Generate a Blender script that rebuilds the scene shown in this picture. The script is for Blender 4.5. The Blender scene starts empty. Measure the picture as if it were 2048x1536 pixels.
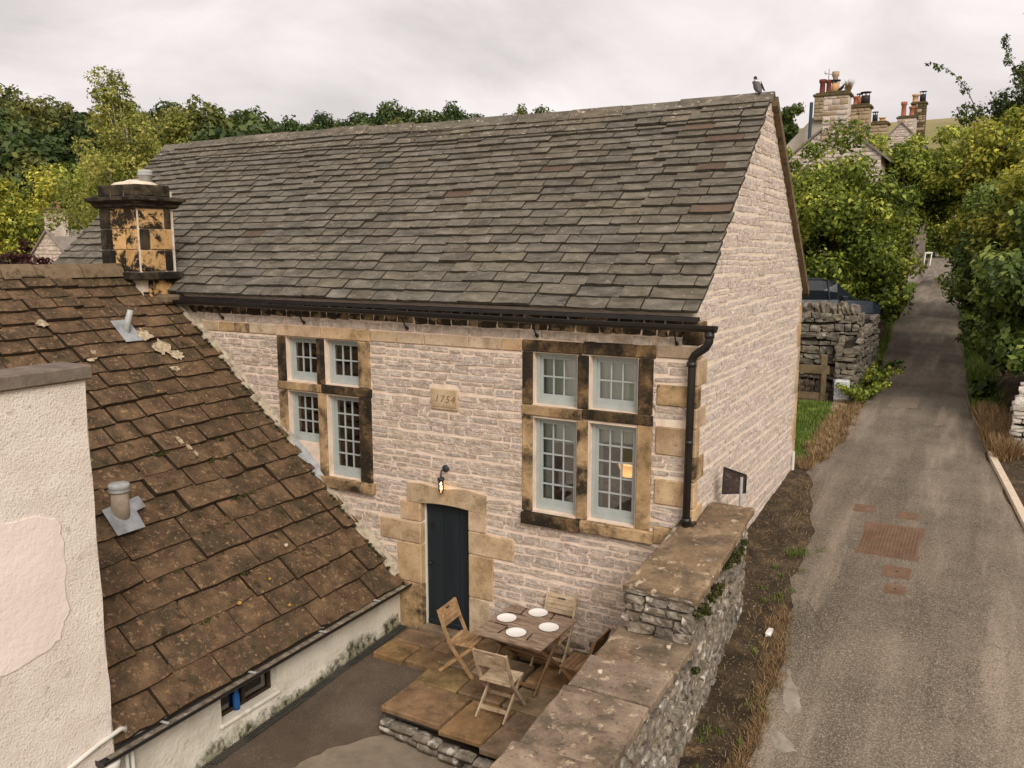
import bpy, math, random
import numpy as np
from mathutils import Matrix, Vector
R = math.radians
rng = random.Random(7)
npr = np.random.RandomState(11)
sc = bpy.context.scene
COL = sc.collection

# ------------------------------------------------------------------ camera, sky, sun, exposure
CAM = Vector((3.13, -10.37, 5.85))
cd = bpy.data.cameras.new('camera'); cam = bpy.data.objects.new('camera', cd); COL.objects.link(cam)
cd.sensor_width = 36; cd.lens = 1700 / 2048 * 36; cd.clip_start = .1; cd.clip_end = 3000
_y, _p = R(29.22), R(9.19)
FW = Vector((-math.sin(_y) * math.cos(_p), math.cos(_y) * math.cos(_p), -math.sin(_p)))
RT = Vector((math.cos(_y), math.sin(_y), 0)); UPV = RT.cross(FW)
cam.matrix_world = Matrix(((RT.x, UPV.x, -FW.x, CAM.x), (RT.y, UPV.y, -FW.y, CAM.y), (RT.z, UPV.z, -FW.z, CAM.z), (0, 0, 0, 1)))
sc.camera = cam

SUN_EL, SUN_AZ = 37, 135          # azimuth: compass degrees clockwise from +y (the sun stands behind the camera's right)
w = bpy.data.worlds.new('World'); sc.world = w; w.use_nodes = True
nt = w.node_tree; nt.nodes.clear()
def wn(t): return nt.nodes.new(t)
o_ = wn('ShaderNodeOutputWorld'); bg = wn('ShaderNodeBackground'); sky = wn('ShaderNodeTexSky')
sky.sky_type = 'NISHITA'; sky.sun_disc = False; sky.sun_elevation = R(SUN_EL); sky.sun_rotation = R(SUN_AZ)
tc = wn('ShaderNodeTexCoord'); mp = wn('ShaderNodeMapping'); mp.inputs['Scale'].default_value = (1, 1, 2.0)
n1 = wn('ShaderNodeTexNoise'); n1.inputs['Scale'].default_value = 2.9; n1.inputs['Detail'].default_value = 8; n1.inputs['Roughness'].default_value = .56; n1.inputs['Distortion'].default_value = .5
rp = wn('ShaderNodeValToRGB'); e = rp.color_ramp.elements
e[0].position = .36; e[0].color = (5.2, 4.72, 4.55, 1); e[1].position = .66; e[1].color = (7.9, 7.25, 7.02, 1)
mx = wn('ShaderNodeMix'); mx.data_type = 'RGBA'; mx.inputs[0].default_value = .93
L = nt.links.new
L(tc.outputs['Generated'], mp.inputs['Vector']); L(mp.outputs[0], n1.inputs['Vector']); L(n1.outputs[0], rp.inputs[0])
L(sky.outputs[0], mx.inputs[6]); L(rp.outputs[0], mx.inputs[7]); L(mx.outputs[2], bg.inputs[0]); L(bg.outputs[0], o_.inputs[0])
bg.inputs[1].default_value = .077
sd = bpy.data.lights.new('sun', 'SUN'); sun = bpy.data.objects.new('sun', sd); COL.objects.link(sun)
sd.energy = 1.5; sd.angle = R(28); sd.color = (1, .94, .85)
_d = Vector((math.sin(R(SUN_AZ)) * math.cos(R(SUN_EL)), math.cos(R(SUN_AZ)) * math.cos(R(SUN_EL)), math.sin(R(SUN_EL))))
sun.rotation_euler = _d.to_track_quat('Z', 'Y').to_euler(); sun.location = _d * 60
vs = sc.view_settings; vs.view_transform = 'Standard'; vs.look = 'None'; vs.exposure = 0.85; vs.gamma = 1.0; vs.use_curve_mapping = False
sc.render.engine = 'CYCLES'
try:
    sc.cycles.use_denoising = True; sc.cycles.denoiser = 'OPENIMAGEDENOISE'
    sc.cycles.max_bounces = 6; sc.cycles.transparent_max_bounces = 12
except Exception: pass

# ------------------------------------------------------------------ materials
def lin(r, g, b, k=1.0):
    f = lambda c: ((c / 255 + .055) / 1.055) ** 2.4 if c > 10 else c / 255 / 12.92
    c = [f(r) * k, f(g) * k, f(b) * k]; lu = .3 * c[0] + .59 * c[1] + .11 * c[2]
    c = [q + (lu - q) * .07 for q in c]                               # the light itself is warm: take its tint out of the picked colours
    return (min(c[0], .9), min(c[1], .9), min(c[2] * .97, .9), 1)
MATS = {}
class NT:
    def __init__(s, name):
        s.m = bpy.data.materials.new(name); s.m.use_nodes = True; s.t = s.m.node_tree; s.t.nodes.clear(); MATS[name] = s.m
        s.out = s.n('ShaderNodeOutputMaterial')
    def n(s, t, **k):
        x = s.t.nodes.new(t)
        for a, v in k.items(): setattr(x, a, v)
        return x
    def l(s, a, b): s.t.links.new(a, b)
    def math(s, op, a, b=None, clamp=False):
        x = s.n('ShaderNodeMath', operation=op, use_clamp=clamp)
        for i, v in enumerate((a, b)):
            if v is None: continue
            if isinstance(v, (int, float)): x.inputs[i].default_value = v
            else: s.l(v, x.inputs[i])
        return x.outputs[0]
    def mixc(s, f, a, b, blend='MIX'):
        x = s.n('ShaderNodeMix', data_type='RGBA', blend_type=blend)
        for i, v in ((0, f), (6, a), (7, b)):
            if isinstance(v, (int, float)): x.inputs[i].default_value = v
            elif isinstance(v, tuple): x.inputs[i].default_value = v
            else: s.l(v, x.inputs[i])
        return x.outputs[2]
    def noise(s, vec, scale, detail=4, rough=.55, dist=0):
        x = s.n('ShaderNodeTexNoise'); x.inputs['Scale'].default_value = scale; x.inputs['Detail'].default_value = detail
        x.inputs['Roughness'].default_value = rough; x.inputs['Distortion'].default_value = dist
        if vec is not None: s.l(vec, x.inputs['Vector'])
        return x.outputs[0]
    def ramp(s, fac, stops):
        x = s.n('ShaderNodeValToRGB'); el = x.color_ramp.elements
        while len(el) < len(stops): el.new(.5)
        for q, (p, c) in zip(el, stops):
            q.position = p; q.color = c if isinstance(c, tuple) else (c, c, c, 1)
        s.l(fac, x.inputs[0]); return x.outputs[0]
    def step(s, fac, lo, hi):
        x = s.n('ShaderNodeMapRange'); x.inputs[1].default_value = lo; x.inputs[2].default_value = hi; s.l(fac, x.inputs[0]); return x.outputs[0]

def pm(name, cols, scale=6, detail=5, rough=.9, bump=.3, bscale=30, bdist=.02, rnd=0, hue=0, spots=(), stretch=None, spec=.25, island=True, metal=0, coarse=0, off_k=1):
    """procedural surface: noise ramp of true colours, per-piece variation, spots with a shape of their own, fine relief"""
    s = NT(name)
    g = s.n('ShaderNodeNewGeometry'); oi = s.n('ShaderNodeObjectInfo')
    r = s.math('FRACT', s.math('ADD', oi.outputs['Random'], g.outputs['Random Per Island'])) if island else oi.outputs['Random']
    off = s.n('ShaderNodeCombineXYZ')
    if rnd or hue:
        k = s.math('MULTIPLY', r, 37.0 * off_k); s.l(k, off.inputs[0]); s.l(s.math('MULTIPLY', r, 91.0 * off_k), off.inputs[1])
    va = s.n('ShaderNodeVectorMath', operation='ADD'); s.l(g.outputs['Position'], va.inputs[0]); s.l(off.outputs[0], va.inputs[1])
    vec = va.outputs[0]
    if stretch:
        m = s.n('ShaderNodeMapping'); m.inputs['Scale'].default_value = stretch; s.l(vec, m.inputs['Vector']); vec = m.outputs[0]
    nz = s.noise(vec, scale, detail, .6)
    n = len(cols); st = [(.28 + .44 * i / max(1, n - 1), c) for i, c in enumerate(cols)]
    c = s.ramp(nz, st) if n > 1 else None
    if c is None:
        rgb = s.n('ShaderNodeRGB'); rgb.outputs[0].default_value = cols[0]; c = rgb.outputs[0]
    if rnd:
        f = s.n('ShaderNodeMapRange'); f.inputs[3].default_value = 1 - rnd; f.inputs[4].default_value = 1 + rnd; s.l(r, f.inputs[0])
        hs = s.n('ShaderNodeHueSaturation'); s.l(c, hs.inputs['Color']); s.l(f.outputs[0], hs.inputs['Value'])
        if hue:
            f2 = s.n('ShaderNodeMapRange'); f2.inputs[3].default_value = .5 - hue; f2.inputs[4].default_value = .5 + hue
            s.l(s.math('FRACT', s.math('MULTIPLY', r, 7.31)), f2.inputs[0]); s.l(f2.outputs[0], hs.inputs['Hue'])
            f3 = s.n('ShaderNodeMapRange'); f3.inputs[3].default_value = .8; f3.inputs[4].default_value = 1.1
            s.l(s.math('FRACT', s.math('MULTIPLY', r, 13.7)), f3.inputs[0]); s.l(f3.outputs[0], hs.inputs['Saturation'])
        c = hs.outputs[0]
    for sp in spots:
        col, scl, lo, hi = sp[:4]; dt = sp[4] if len(sp) > 4 else 4; amt = sp[5] if len(sp) > 5 else 1
        f = s.step(s.noise(vec, scl, dt, sp[6] if len(sp) > 6 else .62, .3), lo, hi)
        if amt != 1: f = s.math('MULTIPLY', f, amt)
        c = s.mixc(f, c, col)
    b = s.n('ShaderNodeBsdfPrincipled'); s.l(c, b.inputs['Base Color']); b.inputs['Roughness'].default_value = rough
    b.inputs['Specular IOR Level'].default_value = spec; b.inputs['Metallic'].default_value = metal
    if bump:
        bn = s.noise(vec, bscale, 6, .65)
        if coarse: bn = s.math('ADD', bn, s.math('MULTIPLY', s.noise(vec, bscale * .22, 3), coarse))
        bp = s.n('ShaderNodeBump'); bp.inputs['Strength'].default_value = bump; bp.inputs['Distance'].default_value = bdist
        s.l(bn, bp.inputs['Height']); s.l(bp.outputs[0], b.inputs['Normal'])
    s.l(b.outputs[0], s.out.inputs[0]); return s.m

SOOT = lin(34, 29, 22); BUFF = lin(205, 165, 112, .9)
pm('mortar', [lin(208, 184, 164), lin(240, 217, 200)], 5, bump=.5, bscale=45, bdist=.012, spots=[(lin(150, 128, 108), 1.3, .58, .8, 5, .5)])
pm('facade_stone', [lin(166, 148, 133), lin(198, 179, 163), lin(222, 204, 189)], 9, 6, bump=1, bscale=34, bdist=.03, rnd=.13, hue=.006, coarse=.8,
   spots=[(lin(226, 203, 188), 15, .52, .64, 6, .75), (lin(100, 86, 73), 34, .58, .68, 5, .6), (lin(140, 112, 80), 2.2, .6, .75, 3, .4)])
pm('gable_stone', [lin(174, 157, 144), lin(206, 188, 176), lin(226, 210, 199)], 9, 6, bump=1, bscale=30, bdist=.028, rnd=.1, hue=.006, coarse=.7,
   spots=[(lin(235, 216, 204), 14, .48, .64, 6, .75), (lin(104, 88, 76), 30, .6, .69, 5, .6)])
pm('gable_mortar', [lin(214, 194, 174), lin(238, 220, 202)], 5, bump=.5, bscale=40, bdist=.012)
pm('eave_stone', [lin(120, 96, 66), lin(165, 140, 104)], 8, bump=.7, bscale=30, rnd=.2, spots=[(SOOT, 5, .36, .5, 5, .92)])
pm('ashlar', [lin(160, 130, 96), lin(190, 160, 124), lin(206, 178, 144)], 3, 7, bump=.5, bscale=60, bdist=.01, rnd=.13, hue=.006,
   spots=[(lin(126, 102, 72), 4, .52, .68, 8, .65, .72), (lin(86, 68, 46), 30, .58, .66, 4, .5), (lin(52, 43, 31), 2.6, .62, .7, 9, .7, .75)])
pm('ashlar_soot', [lin(162, 130, 90), lin(196, 164, 122)], 4, 5, bump=.45, bscale=70, bdist=.008, rnd=.12,
   spots=[(lin(108, 86, 58), 3, .4, .62, 8, .8, .7), (SOOT, 1.5, .49, .6, 11, .93, .72), (lin(52, 43, 31), 18, .58, .68, 5, .6)])
pm('ashlar_black', [lin(150, 115, 72), lin(190, 152, 104)], 4, 5, bump=.45, bscale=70, bdist=.008, rnd=.1,
   spots=[(lin(84, 66, 44), 3, .3, .52, 8, .9, .7), (lin(30, 26, 21), 1.4, .4, .54, 11, .92, .7), (lin(30, 26, 21), 18, .56, .66, 5, .7), (lin(140, 112, 76), 30, .62, .7, 4, .5)])
pm('chimney_stone', [lin(176, 130, 76), lin(206, 164, 108), lin(200, 156, 102)], 3, 5, bump=.5, bscale=40, bdist=.012, rnd=.1,
   spots=[(lin(130, 94, 54), 9, .52, .68, 7, .6, .72), (lin(22, 20, 17), 2.1, .48, .53, 10, .97, .74)])
pm('chimney_black', [lin(60, 50, 38), lin(88, 74, 55)], 5, bump=.5, bscale=40, rnd=.15, spots=[(lin(22, 20, 17), 3, .4, .55, 6, .9), (lin(120, 104, 60), 6, .62, .72, 4, .5)])
pm('cement', [lin(128, 116, 98), lin(168, 154, 134), lin(196, 182, 162)], 9, 6, bump=.7, bscale=26, bdist=.02, spots=[(lin(92, 82, 60), 5, .56, .7, 5, .7)])
pm('lime_render', [lin(205, 186, 164), lin(232, 216, 198)], 6, bump=.5, bscale=30, spots=[(lin(120, 96, 66), 4, .55, .75, 5, .6)])
pm('slate', [lin(74, 68, 58), lin(102, 94, 82), lin(126, 116, 103)], 3.2, 6, rough=.82, bump=.5, bscale=30, bdist=.01, rnd=.17, hue=.006, stretch=(1, 2.2, 2.2),
   spots=[(lin(190, 178, 166), 20, .62, .68, 6, .7), (lin(70, 64, 54), 40, .58, .66, 4, .45), (lin(160, 144, 128), 5, .6, .72, 6, .5), (lin(52, 48, 36), 9, .66, .74, 4, .7)])
pm('slate_top', [lin(76, 68, 57), lin(104, 95, 82), lin(126, 115, 101)], 3.2, 6, rough=.85, bump=.5, bscale=30, bdist=.01, rnd=.17, hue=.006, stretch=(1, 2.2, 2.2),
   spots=[(lin(206, 194, 178), 11, .6, .65, 6, .75), (lin(60, 54, 40), 7, .62, .7, 4, .6)])
pm('slate_edge', [lin(52, 46, 39), lin(80, 72, 62)], 8, bump=.3)  # dirty slate edges; the dark tone also paints in shade lines between rows
pm('brown_edge', [lin(40, 31, 21), lin(66, 50, 34)], 8, bump=.4, spots=[(lin(60, 62, 24), 6, .6, .7, 4, .6)])  # mossy, dirty edges, dark also to draw shade between the brown rows
pm('slate_red', [lin(86, 70, 58), lin(108, 88, 74)], 4, 6, rough=.85, bump=.5, bscale=30, bdist=.01, rnd=.12, spots=[(lin(70, 56, 46), 8, .58, .7, 5, .6)])
pm('brown_slate', [lin(66, 52, 37), lin(101, 78, 55), lin(130, 101, 73)], 3.4, 9, rough=.9, bump=1, bscale=26, bdist=.03, rnd=.1, coarse=.7, off_k=.03,
   spots=[(lin(64, 57, 42), 1.6, .48, .6, 9, .75, .7), (lin(160, 128, 92), 14, .58, .66, 6, .8), (lin(176, 150, 116), 34, .62, .68, 4, .6), (lin(50, 44, 24), 4.5, .6, .68, 5, .85), (lin(30, 24, 16), 16, .68, .73, 3, .8), (lin(112, 88, 48), 1.6, .62, .74, 5, .5)])
pm('brown_ridge', [lin(96, 80, 60), lin(134, 114, 88)], 5, 6, bump=.8, bscale=20, bdist=.02, rnd=.12, spots=[(lin(58, 48, 30), 5, .54, .66, 6, .8)])
pm('pale_lichen', [lin(104, 88, 66), lin(168, 150, 122), lin(204, 190, 164)], 16, bump=.3)
pm('roughcast', [lin(230, 214, 202), lin(246, 234, 224)], 2.2, 5, bump=.8, bscale=40, bdist=.03, coarse=.6, spots=[(lin(200, 178, 152), .9, .5, .74, 9, .7, .68), (lin(140, 122, 98), 9, .6, .7, 6, .4), (lin(120, 106, 86), 40, .6, .68, 3, .35)])
pm('smooth_render', [lin(228, 212, 201), lin(242, 228, 218)], 1.5, 5, bump=.6, bscale=16, bdist=.02, coarse=.5)
pm('limewash', [lin(206, 198, 184), lin(228, 220, 206)], 2.5, 5, bump=.6, bscale=24, bdist=.03, coarse=.6, spots=[(lin(120, 108, 80), 2.6, .6, .76, 6, .6), (lin(90, 84, 52), 5, .66, .76, 5, .6)])
pm('damp_plinth', [lin(196, 186, 168), lin(214, 204, 188)], 2.5, 5, bump=.6, bscale=24, bdist=.03, coarse=.6, spots=[(lin(88, 82, 54), 2.2, .4, .58, 6, .85), (lin(52, 48, 32), 5, .5, .62, 5, .85)])
pm('grey_coping', [lin(96, 84, 74), lin(136, 122, 110)], 6, 6, bump=.6, bscale=40)
pm('black_iron', [lin(26, 23, 21), lin(40, 36, 32)], 5, rough=.42, bump=.1, bscale=20, spec=.5)
pm('lantern_metal', [lin(40, 46, 50)], rough=.5, bump=0, spec=.5)
pm('lead', [lin(122, 123, 126), lin(166, 168, 171)], 6, rough=.5, bump=.4, bscale=14, bdist=.02, spots=[(lin(120, 116, 108), 4, .56, .7, 5, .6)])
pm('galvanised', [lin(150, 150, 148), lin(186, 186, 184)], 9, rough=.45, bump=.1)
pm('clay_vent', [lin(150, 134, 116), lin(178, 162, 142)], 9, bump=.3)
pm('white_plastic', [lin(206, 200, 190), lin(222, 216, 208)], 5, rough=.5, bump=0, spec=.4)
pm('sash_paint', [lin(154, 161, 159), lin(170, 176, 174)], 6, rough=.55, bump=.12, bscale=40, spec=.4)
pm('door_paint', [lin(24, 32, 38), lin(32, 41, 48)], 5, rough=.5, bump=.15, bscale=25, spec=.4, stretch=(1, 1, .15))
pm('dark_wood', [lin(40, 30, 22), lin(66, 52, 38)], 8, rough=.7, bump=.3)
pm('teak', [lin(128, 98, 66), lin(160, 126, 88), lin(182, 148, 110)], 5, 6, rough=.75, bump=.4, bscale=40, bdist=.004, rnd=.12, stretch=(1, 1, 1), spots=[(lin(112, 84, 56), 9, .55, .7, 5, .6)])
pm('teak_grey', [lin(150, 126, 98), lin(180, 156, 128), lin(200, 178, 150)], 5, 6, rough=.8, bump=.4, bscale=40, bdist=.004, rnd=.12, spots=[(lin(112, 88, 62), 9, .56, .7, 5, .6)])
pm('teak_brown', [lin(104, 76, 50), lin(144, 110, 76)], 5, 6, rough=.75, bump=.4, bscale=40, bdist=.004, rnd=.15)
pm('table_wood', [lin(96, 74, 56), lin(140, 116, 96), lin(180, 160, 140)], 5, 7, rough=.8, bump=.6, bscale=24, bdist=.006, rnd=.1, stretch=(1, 9, 9), spots=[(lin(208, 192, 174), 4, .6, .7, 6, .7), (lin(78, 60, 44), 3.4, .56, .68, 6, .7)])
pm('china', [lin(244, 240, 238)], rough=.18, bump=0, spec=.5)
pm('steel', [lin(150, 146, 140)], rough=.3, bump=0, metal=.9)
pm('cutlery_dark', [lin(60, 52, 46)], rough=.4, bump=0, metal=.6)
pm('flagstone', [lin(98, 78, 56), lin(134, 108, 78), lin(164, 134, 98)], 2.2, 6, rough=.85, bump=.5, bscale=26, bdist=.012, rnd=.1, hue=.01, spec=.12, off_k=.1, spots=[(lin(84, 68, 48), 1.7, .48, .64, 9, .75, .7), (lin(70, 62, 40), 3, .56, .68, 8, .7), (lin(176, 150, 116), 26, .6, .68, 4, .5)])
pm('coping_slab', [lin(108, 88, 66), lin(138, 114, 88), lin(164, 138, 110)], 2.4, 7, rough=.88, bump=.6, bscale=26, bdist=.014, rnd=.09, hue=.008, off_k=.1, spots=[(lin(84, 74, 60), 1.8, .48, .6, 9, .8, .7), (lin(196, 172, 142), 7, .57, .64, 8, .8, .7), (lin(132, 92, 66), 1.1, .56, .7, 7, .5), (lin(60, 52, 40), 24, .58, .66, 4, .6)])
pm('rubble', [lin(84, 74, 62), lin(128, 116, 102), lin(176, 164, 150)], 7, 6, rough=.92, bump=.9, bscale=22, bdist=.025, rnd=.2, hue=.008, coarse=.6, spots=[(lin(212, 202, 190), 5, .56, .64, 6, .8), (lin(42, 37, 28), 4, .58, .68, 6, .85), (lin(74, 80, 34), 3, .66, .74, 5, .7)])
pm('rubble_dark', [lin(82, 74, 62), lin(120, 110, 96), lin(160, 148, 132)], 6, 6, rough=.92, bump=.9, bscale=20, bdist=.03, rnd=.22, hue=.008, coarse=.6, spots=[(lin(176, 164, 148), 6, .62, .7, 5, .6), (lin(44, 40, 32), 4, .56, .68, 5, .7)])
pm('rubble_pale', [lin(150, 142, 132), lin(196, 188, 178), lin(224, 216, 206)], 6, 6, rough=.92, bump=.8, bscale=20, bdist=.03, rnd=.14, spots=[(lin(90, 84, 72), 5, .6, .7, 5, .6)])
pm('wall_core', [lin(92, 80, 64), lin(140, 126, 108), lin(176, 162, 146)], 9, 7, bump=1, bscale=20, bdist=.05, coarse=.6, spots=[(lin(200, 188, 172), 6, .56, .64, 6, .7), (lin(56, 48, 36), 7, .56, .66, 6, .7)])
pm('dry_gap', [lin(30, 25, 19), lin(52, 44, 34)], 9, bump=.5)
pm('tarmac_dark', [lin(70, 60, 50), lin(92, 79, 67), lin(108, 94, 81)], 1.1, 8, rough=.85, bump=.5, bscale=120, bdist=.008, spots=[(lin(170, 154, 136), 60, .6, .68, 3, .6), (lin(52, 44, 36), 50, .58, .66, 3, .5), (lin(74, 60, 46), .8, .54, .7, 5, .6)])
pm('drain_metal', [lin(56, 56, 52), lin(84, 84, 78)], 9, rough=.6, bump=.2)
pm('soil', [lin(48, 39, 28), lin(76, 62, 45), lin(110, 91, 69)], 3.4, 9, bump=1, bscale=40, bdist=.03, spots=[(lin(48, 34, 22), 1.4, .5, .66, 7, .8), (lin(150, 120, 82), 1.5, .58, .68, 9, .75, .7), (lin(44, 34, 24), 26, .56, .66, 4, .7), (lin(190, 170, 140), 30, .62, .68, 3, .7), (lin(92, 86, 40), 3, .68, .76, 4, .6)])
pm('path', [lin(150, 128, 104), lin(184, 162, 138)], 3, 6, bump=.6, bscale=60, bdist=.01, spots=[(lin(120, 100, 64), 2, .58, .7, 5, .6)])
pm('lawn', [lin(62, 82, 22), lin(96, 118, 36), lin(126, 134, 56)], 3, 6, bump=1, bscale=60, bdist=.04)
pm('hill', [lin(96, 98, 54), lin(138, 128, 80), lin(166, 146, 98)], .012, 8, bump=0, spots=[(lin(150, 130, 92), .03, .5, .7, 6, .7)])
pm('bark', [lin(62, 50, 38), lin(100, 84, 66)], 8, bump=.8, bscale=30, stretch=(1, 1, .2))
pm('birch_bark', [lin(170, 160, 146), lin(120, 108, 94)], 8, bump=.4)
pm('rust', [lin(106, 82, 64), lin(128, 100, 80)], 5, 6, rough=.85, bump=.3, bscale=30, spots=[(lin(104, 70, 48), 3, .54, .7, 5, .7)])
pm('concrete', [lin(196, 176, 152), lin(220, 202, 180)], 4, 6, bump=.3, bscale=60)
pm('cement_patch', [lin(118, 108, 96), lin(148, 137, 124), lin(166, 155, 142)], 8, 8, bump=.5, bscale=60, bdist=.01)
pm('pink_patch', [lin(118, 105, 91), lin(140, 125, 109)], 6, 6, bump=.5, bscale=90, bdist=.006)
pm('car_paint', [lin(30, 38, 50), lin(40, 50, 64)], 2, rough=.25, bump=0, spec=.6)
pm('car_glass', [lin(30, 36, 42)], rough=.08, bump=0, spec=.8)
pm('rubber', [lin(26, 25, 24)], rough=.8, bump=0)
pm('far_stone', [lin(160, 144, 132), lin(196, 180, 168), lin(214, 200, 188)], 3, 7, bump=.8, bscale=6, bdist=.06, rnd=.12, spots=[(lin(176, 140, 100), 1.0, .58, .7, 4, .5)])
pm('far_ashlar', [lin(150, 128, 102), lin(176, 154, 126)], 3, 5, bump=.4, bscale=9, rnd=.15, spots=[(lin(110, 90, 66), 2, .56, .7, 5, .6)])
pm('far_render', [lin(158, 146, 134), lin(178, 166, 154)], 1, bump=.2)
pm('far_slate', [lin(120, 110, 102), lin(150, 140, 132)], 3, 6, bump=.5, bscale=8, rnd=.15)
pm('moss_cap', [lin(70, 60, 38), lin(112, 98, 66)], 6, 6, bump=.8, bscale=12, bdist=.05)
pm('terracotta', [lin(146, 88, 64), lin(168, 108, 82)], 5, bump=.2, rnd=.15, spots=[(lin(90, 62, 48), 6, .6, .72, 4, .6)])
pm('terracotta_pale', [lin(196, 146, 102), lin(214, 168, 124)], 5, bump=.2)
pm('terracotta_dark', [lin(104, 54, 46), lin(124, 68, 58)], 5, bump=.2)
pm('pot_black', [lin(44, 42, 44)], rough=.6, bump=0)
pm('blue_post', [lin(56, 70, 84)], rough=.6, bump=0)
pm('dark_board', [lin(52, 42, 38), lin(76, 62, 56)], 9, bump=.4, bscale=60, spots=[(lin(120, 104, 92), 22, .6, .68, 4, .6)])
pm('old_wood', [lin(92, 79, 58), lin(126, 108, 80)], 6, 6, bump=.5, stretch=(1, 1, 1))
pm('post_wood', [lin(160, 148, 132), lin(190, 178, 162)], 6, bump=.4)
pm('notice_panel', [lin(120, 140, 160), lin(196, 204, 210), lin(214, 216, 216)], 14, 4, bump=0, rough=.5, spots=[(lin(70, 88, 112), 22, .56, .62, 3, .8)])
pm('white_paint', [lin(236, 232, 228)], rough=.5, bump=0)
pm('blue_plastic', [lin(30, 96, 168)], rough=.4, bump=0)
pm('orange_lichen', [lin(150, 112, 36), lin(190, 150, 66)], 20, bump=.5)
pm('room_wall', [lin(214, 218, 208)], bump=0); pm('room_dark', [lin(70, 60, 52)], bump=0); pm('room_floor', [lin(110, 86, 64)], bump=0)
pm('curtain', [lin(206, 214, 204), lin(182, 196, 186)], 3, bump=0, stretch=(9, 9, .3)); pm('bedding', [lin(226, 224, 220)], bump=.3, bscale=6)
pm('dark_fabric', [lin(30, 36, 44)], bump=.3, bscale=20); pm('lamp_base', [lin(40, 30, 26)], rough=.4, bump=0)
pm('carved_shadow', [lin(138, 108, 72)], bump=0)
pm('pigeon_grey', [lin(84, 82, 82), lin(108, 105, 104)], 20, bump=.2); pm('pigeon_dark', [lin(46, 52, 60)], bump=0); pm('pigeon_white', [lin(214, 210, 208)], bump=0)
pm('crow_black', [lin(24, 26, 30)], rough=.6, bump=0)

def road_mat():
    s = NT('road_asphalt'); g = s.n('ShaderNodeNewGeometry'); p = g.outputs['Position']
    fine = s.noise(p, 48, 4, .75); big = s.noise(p, .9, 6, .6); m = s.n('ShaderNodeMapping'); m.inputs['Scale'].default_value = (1.5, .16, .16); s.l(p, m.inputs[0])
    st = s.noise(m.outputs[0], 1.6, 5, .6)
    c = s.ramp(big, [(.3, lin(86, 77, 66)), (.5, lin(108, 97, 84)), (.72, lin(126, 113, 99))])
    c = s.mixc(s.step(st, .5, .72), c, lin(152, 137, 121)); c = s.mixc(s.math('MULTIPLY', s.step(st, .46, .3), .6), c, lin(78, 69, 58))
    c = s.mixc(s.math('MULTIPLY', s.step(fine, .52, .64), .8), c, lin(170, 154, 137)); c = s.mixc(s.math('MULTIPLY', s.step(fine, .47, .34), .8), c, lin(66, 56, 46))
    vo = s.n('ShaderNodeTexVoronoi', feature='DISTANCE_TO_EDGE'); vo.inputs['Scale'].default_value = .42
    wv = s.n('ShaderNodeVectorMath', operation='ADD'); nz = s.n('ShaderNodeTexNoise'); nz.inputs['Scale'].default_value = 2.5; nz.inputs['Detail'].default_value = 5; s.l(p, nz.inputs['Vector'])
    sc_ = s.n('ShaderNodeVectorMath', operation='SCALE'); sc_.inputs['Scale'].default_value = .9; s.l(nz.outputs[1], sc_.inputs[0]); s.l(p, wv.inputs[0]); s.l(sc_.outputs[0], wv.inputs[1]); s.l(wv.outputs[0], vo.inputs['Vector'])
    crk = s.math('MULTIPLY', s.step(vo.outputs['Distance'], .006, .0), s.step(s.noise(p, .6, 2), .52, .62))
    c = s.mixc(s.math('MULTIPLY', crk, .4), c, lin(80, 70, 60))
    b = s.n('ShaderNodeBsdfPrincipled'); s.l(c, b.inputs['Base Color']); b.inputs['Roughness'].default_value = .86; b.inputs['Specular IOR Level'].default_value = .25
    bp = s.n('ShaderNodeBump'); bp.inputs['Strength'].default_value = .6; bp.inputs['Distance'].default_value = .01; s.l(s.math('SUBTRACT', fine, crk), bp.inputs['Height']); s.l(bp.outputs[0], b.inputs['Normal'])
    s.l(b.outputs[0], s.out.inputs[0])
road_mat()
def algae_wall():
    """limewashed wall with green-black algae growing up from the wet drain at its foot"""
    s = NT('limewash_algae'); g = s.n('ShaderNodeNewGeometry'); p = g.outputs['Position']; sp = s.n('ShaderNodeSeparateXYZ'); s.l(p, sp.inputs[0])
    h = s.math('SUBTRACT', s.math('ADD', sp.outputs[2], .15), s.math('MULTIPLY', sp.outputs[1], .05))
    n1 = s.noise(p, 2.4, 8, .65); n2 = s.noise(p, 9, 6, .7); n3 = s.noise(p, 3, 5)
    c = s.ramp(n3, [(.3, lin(204, 195, 180)), (.7, lin(230, 222, 208))])
    m = s.step(s.math('SUBTRACT', s.math('ADD', n1, s.math('MULTIPLY', n2, .35)), s.math('MULTIPLY', h, 1.5)), .38, .62)
    c = s.mixc(s.math('MULTIPLY', m, .8), c, lin(104, 98, 66)); c = s.mixc(s.math('MULTIPLY', m, s.step(n2, .48, .6)), c, lin(52, 48, 32))
    c = s.mixc(s.math('MULTIPLY', s.step(n2, .62, .72), .5), c, lin(150, 138, 112))
    b = s.n('ShaderNodeBsdfPrincipled'); s.l(c, b.inputs['Base Color']); b.inputs['Roughness'].default_value = .9; b.inputs['Specular IOR Level'].default_value = .2
    bp = s.n('ShaderNodeBump'); bp.inputs['Strength'].default_value = .7; bp.inputs['Distance'].default_value = .03; s.l(s.noise(p, 22, 5, .65), bp.inputs['Height']); s.l(bp.outputs[0], b.inputs['Normal']); s.l(b.outputs[0], s.out.inputs[0])
algae_wall()

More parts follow.
